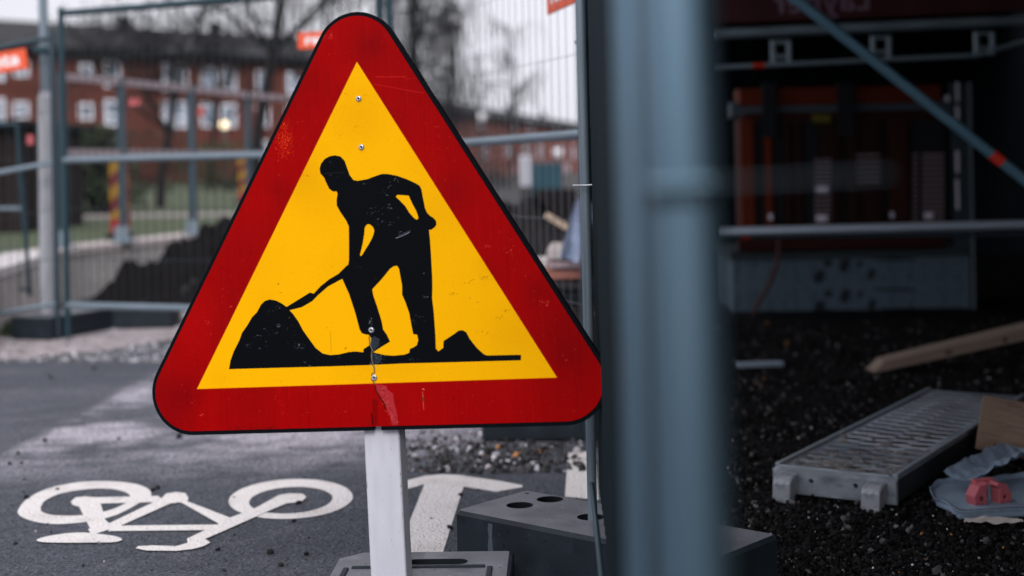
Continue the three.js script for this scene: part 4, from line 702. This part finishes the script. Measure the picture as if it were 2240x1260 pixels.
// ------------------------------------------------------------------ the dark scaffold passage on the right
{
  const ZF = 7.5, t = thing('scaffold', V(0.9, 0, -ZF), 'dark tube scaffold with red banner board, rails and brace, covering the right side', 'scaffold');
  const L = (u, v, Z = ZF) => at(u, v, Z).sub(t.position);
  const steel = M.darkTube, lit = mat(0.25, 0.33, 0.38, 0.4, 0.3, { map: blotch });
  // lattice girder: top chord, bottom chord with a bent end, web frames with two openings
  mesh('top_chord', rod(L(1560, 75), L(2290, 42), 0.027, 14), lit, t);
  mesh('bottom_chord', [rod(L(1560, 148), L(2135, 121), 0.0125, 12), rod(L(2135, 121), L(2300, 72), 0.0125, 12)], lit, t);
  for (const [u, v] of [[1708, 114], [1927, 104], [2153, 95]]) {
    const c = L(u, v), k = 1 / 416, w = 0.105, h = 0.125, b = 0.02, parts = [];
    parts.push(rbox(b, h, 0.03, 0.003, c.x - w / 2 + b / 2, c.y, c.z), rbox(b, h, 0.03, 0.003, c.x + w / 2 - b / 2, c.y, c.z), rbox(w - 2 * b, b * 0.8, 0.03, 0.003, c.x, c.y + h / 2 - b / 2, c.z), rbox(w - 2 * b, b * 0.8, 0.03, 0.003, c.x, c.y - h / 2 + b / 2 + 0.03, c.z), rbox(w - 2 * b, b * 0.6, 0.03, 0.003, c.x, c.y - h / 2 + 0.006, c.z));
    mesh('web_frame', parts, lit, t);
  }
  const banner = canvasTex(1024, 256, (c, w, h) => {
    c.fillStyle = 'rgb(62,12,18)'; c.fillRect(0, 0, w, h); c.fillStyle = 'rgb(128,104,124)'; c.font = 'bold 128px sans-serif'; c.textAlign = 'center'; c.textBaseline = 'alphabetic';
    c.save(); c.translate(w * 0.325, 226); c.scale(-0.72, 1); c.fillText('Layher', 0, 0); c.restore();
    for (let i = 0; i < 300; i++) { c.fillStyle = `rgba(20,5,8,${rr(0.05, 0.3)})`; c.fillRect(rnd() * w, rnd() * h, rr(2, 60), rr(1, 4)); }
  });
  const a = L(1560, 52), b = L(2300, 20), hB = 0.32, wB = a.distanceTo(b);
  const bb = mesh('banner_board', rbox(wB, hB, 0.03, 0.004), mat(0.06, 0.008, 0.01, 0.7), t); bb.position.copy(a.clone().add(b).multiplyScalar(0.5)).add(V(0, hB / 2, -0.05)); bb.rotation.z = Math.atan2(b.y - a.y, b.x - a.x);
  const bp = mesh('banner_print', new THREE.PlaneGeometry(wB * 0.99, hB * 0.96).translate(0, 0, 0.018), new THREE.MeshStandardMaterial({ map: banner, roughness: 0.7 }), bb);
  // guard rails, brace, standards
  mesh('guard_rail', rod(L(1570, 508), L(2300, 490), 0.0235, 16), mat(0.62, 0.72, 0.86, 0.3, 0.55), t);  // sky highlight put into the pale rail colour
  mesh('lower_rail', rod(L(1570, 519, 7.56), L(2300, 512, 7.56), 0.0125, 12), steel, t);
  const b0 = L(1700, -34, 5.2), b1 = L(2300, 440, 5.2);
  mesh('brace', rod(b0, b1, 0.0205, 14), mat(0.12, 0.24, 0.32, 0.42, 0.3, { map: blotch }), t);
  const red = mat(0.6, 0.04, 0.025, 0.6);
  const onB = (u) => b0.clone().lerp(b1, (u - 1700) / 600);
  mesh('marker_band', rod(onB(2169), onB(2192), 0.0215, 14), red, t);
  mesh('marker_band', rod(L(1646, 144), L(1672, 143), 0.0138, 12), red, t);
  mesh('marker_band', rod(L(1622, 518.3, 7.56), L(1640, 518, 7.56), 0.0138, 12), red, t);
  const stand = (x, Z) => { mesh('standard', rod(V(x - 0.9, 0.02, ZF - Z), V(x - 0.9, 2.6, ZF - Z), 0.024, 12), steel, t); mesh('base_plate', rbox(0.15, 0.012, 0.15, 0.003, x - 0.9, 0.022, ZF - Z), steel, t); };
  stand(1.0, 7.55); stand(3.15, 7.55); stand(3.1, 5.2); stand(3.1, 2.4); stand(3.1, -0.2); 
  // decks overhead out of view and boarded back and side, added to block light
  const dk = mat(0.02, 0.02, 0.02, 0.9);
  for (let i = 0; i < 14; i++) mesh('added_deck_board', box(0.3, 0.05, i < 2 ? 13.4 : 15.4, 0.42 - 0.9 + 0.31 * i, 2.3, i < 2 ? ZF - 4.7 : ZF - 5.7), dk, t);
  mesh('ledger', [rod(V(-0.4, 2.24, 0), V(3.9, 2.24, 0), 0.024, 10), rod(V(-0.4, 2.24, 3), V(3.9, 2.24, 3), 0.024, 10), rod(V(-0.4, 2.24, 6), V(3.9, 2.24, 6), 0.024, 10)], steel, t);
  const bw = thing('hoarding', V(0.71, 0, -13), 'black boarded hoarding added behind the scaffold to keep the passage dark', 'hoarding');
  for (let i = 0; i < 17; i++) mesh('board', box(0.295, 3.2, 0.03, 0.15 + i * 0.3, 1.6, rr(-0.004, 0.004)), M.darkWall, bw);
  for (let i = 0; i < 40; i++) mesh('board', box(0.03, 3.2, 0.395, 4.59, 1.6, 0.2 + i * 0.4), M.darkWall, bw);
  mesh('added_end_board', box(1.3, 3.2, 0.03, 3.94, 1.6, 15.9), M.darkWall, bw);
}
{
  // orange generator on a grey plinth
  const Z = 8.5, o = at(1845, 680, Z).setY(0), t = thing('site_generator', V(o.x, 0, o.z), 'dark orange slotted site generator standing on a grey plinth under the scaffold', 'generator');
  const L = (u, v, dz = 0) => at(u, v, Z - dz).sub(t.position);
  const rect = (u0, v0, u1, v1, d, dz, r = 0.004) => { const a = L(u0, v0, dz), b = L(u1, v1, dz), g = rbox(Math.abs(b.x - a.x), Math.abs(a.y - b.y), d, Math.min(r, Math.abs(a.y - b.y) * 0.3)); g.translate((a.x + b.x) / 2, (a.y + b.y) / 2, dz - d / 2); return g; };
  const or = mat(0.12, 0.017, 0.004, 0.55, 0, { map: blotch }), od = mat(0.018, 0.005, 0.004, 0.6), dk = M.eave, pale = mat(0.62, 0.58, 0.68, 0.5), slat = mat(0.2, 0.15, 0.165, 0.55);
  const bodyM = mat(0.03, 0.006, 0.004, 0.6);
  mesh('body', rect(1616, 246, 2075, 540, 0.25, 0, 0.05), bodyM, t);
  mesh('top_panel', rect(1616, 194, 2060, 224, 0.2, -0.02, 0.01), or, t);
  mesh('lintel', rect(1600, 224, 2080, 247, 0.2, -0.03), mat(0.05, 0.07, 0.09, 0.6), t);
  for (const [u0, u1] of [[1668, 1700], [1832, 1872]]) mesh('strap', rect(u0, 180, u1, 300, 0.03, 0.045), dk, t);
  // slotted front: upright bars with dark slots between
  for (const [u0, u1, m] of [[1618, 1652, or], [1672, 1692, or], [1716, 1732, od], [1742, 1756, od], [1795, 1838, od], [1852, 1880, od], [1890, 1930, od], [1944, 1990, bodyM]]) mesh('upright_bar', rect(u0, 262, u1, 500, 0.03, 0.04), m, t);
  for (const [u0, u1] of [[1653, 1671], [1693, 1715], [1757, 1794], [1839, 1851], [1931, 1943], [1991, 2072]]) mesh('slot', rect(u0, 262, u1, 512, 0.012, 0.014), dk, t);
  mesh('sill', rect(1616, 520, 2070, 546, 0.05, 0.05), bodyM, t);
  mesh('label_plate', rect(1778, 250, 1818, 268, 0.012, 0.06), mat(0.1, 0.09, 0.01), t);
  for (let i = 0; i < 14; i++) mesh('slat', rect(1783, 348 + i * 10.5, 1819, 352 + i * 10.5, 0.012, 0.06, 0.001), slat, t);  // slats in this front are pale to paint in bright glints
  for (let i = 0; i < 5; i++) mesh('slat', rect(1875, 338 + i * 14, 1926, 342 + i * 14, 0.012, 0.06, 0.001), slat, t);
  for (let i = 0; i < 13; i++) { mesh('slat', rect(1998, 336 + i * 12, 2008, 341 + i * 12, 0.012, 0.06, 0.001), slat, t); mesh('slat', rect(2018, 336 + i * 12, 2066, 341 + i * 12, 0.012, 0.06, 0.001), slat, t); }
  for (const [v0, v1] of [[180, 222], [232, 262], [330, 378], [392, 458]]) mesh('sticker', rect(2091, v0, 2098, v1, 0.006, 0.07, 0.001), pale, t);
  for (const [u, v, w] of [[2073, 214, 10], [1686, 474, 10], [1798, 477, 24], [1799, 413, 26], [1952, 470, 8], [2032, 471, 18]]) mesh('pale_fleck', rect(u - w / 2, v - 6, u + w / 2, v + 7, 0.01, 0.075, 0.003), pale, t);  // small pale flecks, more glints painted as parts
  mesh('corner_post', rect(2124, 180, 2134, 682, 0.06, 0.1), mat(0.1, 0.13, 0.15, 0.6), t);
  mesh('end_panel', rect(2080, 182, 2124, 540, 0.04, 0.02), mat(0.03, 0.045, 0.055, 0.6), t);
  const plm = canvasTex(1024, 256, (c, w, h) => { c.fillStyle = 'rgb(150,158,165)'; c.fillRect(0, 0, w, h); for (let i = 0; i < 500; i++) { c.fillStyle = `rgba(60,70,78,${rr(0.03, 0.16)})`; c.fillRect(rnd() * w, rnd() * h, rr(2, 14), rr(20, 120)); } for (const [x, y, rx, ry] of [[330, 90, 14, 34], [388, 110, 18, 60], [440, 100, 10, 30], [560, 66, 80, 12], [300, 200, 20, 60], [480, 190, 14, 50]]) { c.fillStyle = 'rgba(25,32,36,0.75)'; c.beginPath(); c.ellipse(x, y, rx, ry, 0.1, 0, 7); c.fill(); } });
  const pg = rect(1600, 556, 2124, 680, 0.7, 0.03, 0.008);
  mesh('plinth', pg, new THREE.MeshStandardMaterial({ map: rep(plm, 0.8, 2), color: lin(0.24, 0.32, 0.38), roughness: 0.85 }), t);
  mesh('plinth_ledge', rect(1596, 548, 2128, 557, 0.74, 0.05, 0.004), mat(0.03, 0.04, 0.045), t);
  mesh('skid', rect(1610, 690, 2110, 720, 0.6, -0.03), M.eave, t);
  const hz = [[1704, 522, 0.12], [1702, 565, 0.16], [1684, 620, 0.2], [1656, 670, 0.22], [1634, 715, 0.3], [1615, 735, 0.6]].map(([u, v, d]) => at(u, v, Z - d));
  const hs = mesh('hose', new THREE.TubeGeometry(new THREE.CatmullRomCurve3(hz), 50, 0.0125, 10), mat(0.05, 0.018, 0.018, 0.6)); tag(hs, 'dark red hose hanging down in front of the grey plinth', 'hose');
}
{
  // steel scaffold deck lying on the crushed stone
  const A = gnd(1696, 1012, 0.095), B = gnd(1946, 1020, 0.095), C = gnd(2030, 848, 0.095), ex = B.clone().sub(A).setY(0), W = ex.length(); ex.normalize();
  const ez = V(ex.z, 0, -ex.x), Lg = C.clone().sub(A).dot(ez);
  const t = thing('scaffold_deck', A.clone().setY(0.022), 'muddy perforated steel scaffold deck lying on the crushed stone', 'scaffold deck');
  // the far end is shifted sideways a little in the picture: keep the deck square and turn it to the long edge
  const long = C.clone().sub(A).setY(0), Ln = long.length(); long.normalize(); t.rotation.y = Math.atan2(-long.x, -long.z);
  const w = 0.33, h = 0.062;
  const deckTex = canvasTex(512, 2048, (c, W2, H2) => {
    c.fillStyle = 'rgb(128,138,150)'; c.fillRect(0, 0, W2, H2); for (let i = 0; i < 120; i++) { const x = rnd() * W2, y = rnd() * H2, r = rr(40, 200), g = c.createRadialGradient(x, y, 0, x, y, r), v = rnd() < 0.5 ? '60,66,74' : '196,204,214'; g.addColorStop(0, `rgba(${v},${rr(0.15, 0.5)})`); g.addColorStop(1, `rgba(${v},0)`); c.fillStyle = g; c.fillRect(x - r, y - r, 2 * r, 2 * r); }
    for (let i = 0; i < 900; i++) { const y = H2 * (1 - rnd() ** 2.4 * 0.45), x = rnd() * W2; const b = rr(20, 70) + (rnd() < 0.25 ? 70 : 0); c.fillStyle = `rgba(${b + 6},${b + 2},${b},${rr(0.2, 0.75)})`; c.beginPath(); c.ellipse(x, y, rr(4, 40), rr(2, 10), rr(-0.3, 0.3), 0, 7); c.fill(); }
    for (let k = 0; k < 4; k++) for (let i = 1; i < 22; i++) { const f = i > 15 ? 0.35 : 0.95; c.fillStyle = `rgba(8,11,15,${f})`; const x = 40 + k * 112, y = 8 + i * 92 + (k % 2) * 30; c.fillRect(x, y, 84, 40); c.fillStyle = `rgba(240,244,250,${f * 0.8})`; c.fillRect(x - 8, y + 42, 100, 20); }  // dark slots, each with a painted highlight dash along it
    for (let i = 0; i < 300; i++) { c.fillStyle = `rgba(200,200,205,${rr(0.1, 0.6)})`; c.beginPath(); c.ellipse(rnd() * W2, H2 - rnd() * 240, rr(2, 22), rr(2, 8), 0, 0, 7); c.fill(); }
  });
  const dt = new THREE.MeshStandardMaterial({ map: deckTex, roughness: 0.5, metalness: 0.35 }), metal = mat(0.75, 0.84, 0.92, 0.5, 0.3, { map: rep(footMap, 3, 9) });
  const bodyG = box(w, h - 0.004, Ln, w / 2, h / 2, -Ln / 2), topG = new THREE.PlaneGeometry(w - 0.02, Ln).rotateX(-Math.PI / 2).translate(w / 2, h + 0.003, -Ln / 2);
  mesh('frame', bodyG, mat(0.03, 0.036, 0.042, 0.6, 0.3), t); mesh('perforated_top', topG, dt, t);  // frame is dark steel, shade of the sides put into its colour
  for (const x of [0.006, w - 0.006]) mesh('edge_lip', rbox(0.014, 0.016, Ln, 0.003, x, h + 0.004, -Ln / 2), metal, t);
  const s = new THREE.Shape([[0, 0], [w, 0], [w, 0.058], [w - 0.02, 0.07], [0.02, 0.07], [0, 0.058]].map(([x, y]) => new THREE.Vector2(x, y))); for (const x of [0.105, 0.225]) { const p = new THREE.Path(); p.absarc(x, 0.036, 0.008, 0, 7, true); s.holes.push(p); }
  mesh('end_plate', new THREE.ExtrudeGeometry(s, { depth: 0.012, bevelEnabled: true, bevelSize: 0.002, bevelThickness: 0.002, bevelSegments: 1 }).translate(0, 0, 0.002), metal, t);
  for (const x of [0.025, w - 0.068]) {
    const k = new THREE.Shape(); k.moveTo(0, 0.045); k.quadraticCurveTo(0.05, 0.05, 0.062, 0.03); k.lineTo(0.066, -0.012); k.lineTo(0.04, -0.014); k.lineTo(0.03, 0.008); k.lineTo(0, 0.01); k.closePath();
    mesh('hook', new THREE.ExtrudeGeometry(k, { depth: 0.038, bevelEnabled: true, bevelSize: 0.006, bevelThickness: 0.006, bevelSegments: 3 }).rotateY(-Math.PI / 2).translate(x + 0.042, 0.004, 0.014), mat(0.8, 0.86, 0.92, 0.5, 0.3, { map: rep(footMap, 9) }), t);
  }
  const mud = []; for (let i = 0; i < 70; i++) { const g = new THREE.IcosahedronGeometry(rr(0.004, 0.013), 0).scale(1.6, 0.5, 1).translate(rr(0.02, w - 0.02), h + 0.004, -(rnd() ** 2) * 0.6); mud.push(g); } const mm = mesh('mud_crumb', mud, mat(0.12, 0.11, 0.11, 1), t); mm.userData.kind = 'stuff';
}
const woodTex = canvasTex(512, 128, (c, w, h) => { c.fillStyle = 'rgb(150,128,112)'; c.fillRect(0, 0, w, h); for (let i = 0; i < 400; i++) { const v = rnd() < 0.5 ? '96,76,62' : '176,152,134'; c.fillStyle = `rgba(${v},${rr(0.05, 0.3)})`; c.fillRect(rnd() * w, rnd() * h, rr(40, 300), rr(0.6, 3)); } for (let i = 0; i < 4; i++) { c.fillStyle = 'rgba(60,42,32,0.7)'; c.beginPath(); c.ellipse(rnd() * w, rnd() * h, rr(5, 12), rr(3, 6), 0, 0, 7); c.fill(); } });
const wood = new THREE.MeshStandardMaterial({ map: woodTex, roughness: 0.85, color: lin(0.6, 0.62, 0.64) });
{
  // long board lying across, one end broken to a point
  const a = gnd(1906, 824, 0.0), Zb = -a.z, b = at(2300, 752, Zb * 0.97), s = new THREE.Shape(), dl = b.clone().sub(a), W = dl.length();
  s.moveTo(0, 0); s.lineTo(0.03, 0.012); s.lineTo(0.055, 0.028); s.lineTo(0.065, 0.036); s.lineTo(W, 0.042); s.lineTo(W, -0.008); s.closePath();
  const g = new THREE.ExtrudeGeometry(s, { depth: 0.12, bevelEnabled: true, bevelSize: 0.002, bevelThickness: 0.002, bevelSegments: 1 }).translate(0, 0, -0.12); const u = g.attributes.uv; for (let i = 0; i < u.count; i++) u.setXY(i, u.getX(i) * 1.2, u.getY(i) * 4);
  const m = mesh('plank', g, wood); m.position.copy(a).add(V(0, 0.012, 0)); m.rotation.z = Math.atan2(dl.y, dl.x); tag(m, 'long brown plank with a broken end, resting raised at the right edge', 'plank');
  const sup = mesh('timber_support', rbox(0.12, 0.17, 0.12, 0.004), wood); sup.position.copy(b).add(V(0.12, -0.12, -0.08)).setY(0.09); tag(sup, 'short timber block propping the long plank at the right edge', 'timber');
  // square offcut standing on its edge
  const q = gnd(2190, 1012, 0.02), o = mesh('timber_block', rbox(0.19, 0.155, 0.09, 0.004), new THREE.MeshStandardMaterial({ map: rep(woodTex, 1.5, 0.5), roughness: 0.85, color: lin(0.5, 0.45, 0.42) })); o.position.copy(q).add(V(0.045, 0.095, -0.02)); o.rotation.set(-0.12, -0.34, -0.2); tag(o, 'square brown timber block tilted against the right side of the steel deck', 'timber block');
  const r = mesh('timber_scrap', rbox(0.2, 0.02, 0.05, 0.003), mat(0.2, 0.25, 0.3, 0.7)); r.position.copy(gnd(1662, 812)).add(V(0, 0.03, 0)); r.rotation.y = 0.1; tag(r, 'thin bluish scrap lying on the stones just right of the thick posts', 'scrap');
}
{
  // grey blue plastic tray with a red clamp
  const o = gnd(2160, 1135), t = thing('plastic_tray', o.clone().setY(0.02), 'bluish grey cracked plastic tray with raised edges at lower right', 'plastic tray');
  const L = (u, v, y = 0) => { const q = gnd(u, v, 0.02 + y).sub(t.position); return q; };
  const pl = mat(0.24, 0.31, 0.4, 0.4, 0, { map: blotch, side: THREE.DoubleSide });
  const outline = [[2040, 1082], [2062, 1066], [2120, 1062], [2170, 1060], [2240, 1052], [2330, 1050], [2340, 1128], [2240, 1128], [2160, 1132], [2100, 1134], [2080, 1118], [2052, 1106]].map(([u, v]) => L(u, v));
  const s = new THREE.Shape(outline.map((q) => new THREE.Vector2(q.x, -q.z)));
  mesh('base', new THREE.ExtrudeGeometry(s, { depth: 0.006, bevelEnabled: true, bevelSize: 0.003, bevelThickness: 0.003, bevelSegments: 1 }).rotateX(-Math.PI / 2), pl, t);
  const rim = new THREE.CatmullRomCurve3(outline, true, 'centripetal').getPoints(90), pos = [], ind = [];
  rim.forEach((q, i) => { const y = 0.022 + 0.012 * noise.noise(i * 0.21, 1, 3); for (const [k, yy, e] of [[0, 0.004, 1], [1, y, 1.02], [2, y - 0.004, 1.05]]) pos.push(q.x * e, yy, q.z * e); });
  for (let i = 0; i < rim.length - 1; i++) for (let k = 0; k < 2; k++) { const a = i * 3 + k, b = a + 3; ind.push(a, b, a + 1, a + 1, b, b + 1); }
  const rg = new THREE.BufferGeometry(); rg.setAttribute('position', new THREE.Float32BufferAttribute(pos, 3)); rg.setAttribute('uv', new THREE.Float32BufferAttribute(new Array(pos.length / 3 * 2).fill(0).map((_, i) => pos[Math.floor(i / 2) * 3 + (i % 2) * 2] * 3), 2)); rg.setIndex(ind); rg.computeVertexNormals(); mesh('raised_edge', rg, pl, t);
  // strip that leads up to the right
  const a = L(2105, 1072, 0.02), b = L(2300, 968, 0.03), d = b.clone().sub(a), sl = d.length(), sg = new THREE.PlaneGeometry(sl, 0.1, 60, 12).rotateX(-Math.PI / 2), gp = sg.attributes.position;
  for (let i = 0; i < gp.count; i++) { const x = gp.getX(i), z = gp.getZ(i), e = Math.abs(z) / 0.05; gp.setY(i, 0.022 * e * e + 0.012 * noise.noise(x * 18, z * 30, 2) + 0.005 * noise.noise(x * 60, z * 70, 4)); gp.setZ(i, z * (1 + 0.25 * noise.noise(x * 12, 3, 1))); }
  sg.computeVertexNormals(); const sm = mesh('arm', sg, pl, t); sm.position.copy(a.clone().add(b).multiplyScalar(0.5)).add(V(0, 0.02, 0)); sm.rotation.y = Math.atan2(-d.z, d.x);
  const k = thing('red_clamp', gnd(2163, 1098, 0.03), 'pinkish red plastic clamp lying in the grey tray', 'clamp'); k.rotation.y = 0.35;
  const rm = mat(0.4, 0.095, 0.115, 0.45);
  for (const sd of [-1, 1]) {
    const js = new THREE.Shape([[0.017, 0], [0.05, 0], [0.053, 0.02], [0.038, 0.044], [0.012, 0.05], [0.01, 0.044], [0.018, 0.036]].map(([x, y]) => new THREE.Vector2(sd * x, y)));
    const hole = new THREE.Path(); hole.absarc(sd * 0.033, 0.014, 0.007, 0, 7, true); js.holes.push(hole);
    mesh('jaw', new THREE.ExtrudeGeometry(js, { depth: 0.034, bevelEnabled: true, bevelSize: 0.0015, bevelThickness: 0.0015, bevelSegments: 1 }).translate(0, 0, -0.017 + sd * 0.004), rm, k);
  }
  mesh('bridge', rbox(0.06, 0.008, 0.02, 0.002, 0, 0.05, -0.022), rm, k); mesh('pin', rod(V(0, 0.01, 0), V(0, 0.045, 0), 0.006, 10), M.galv, k);
  // torn paper label on the stones
  const pg = new THREE.PlaneGeometry(0.13, 0.05, 16, 8).rotateX(-Math.PI / 2), pp = pg.attributes.position; for (let i = 0; i < pp.count; i++) { pp.setY(i, 0.008 + 0.008 * noise.noise(pp.getX(i) * 40, pp.getZ(i) * 60, 2)); pp.setX(i, pp.getX(i) + 0.008 * noise.noise(pp.getZ(i) * 70, pp.getX(i) * 40, 5)); } pg.computeVertexNormals();
  const pm = mesh('paper_scrap', pg, mat(0.38, 0.34, 0.32, 0.9, 0, { side: THREE.DoubleSide })); pm.position.copy(gnd(2172, 1168)).add(V(0, 0.025, 0)); tag(pm, 'torn pale paper scrap on the stones below the grey tray', 'paper');
}

renderer.render(scene, camera);
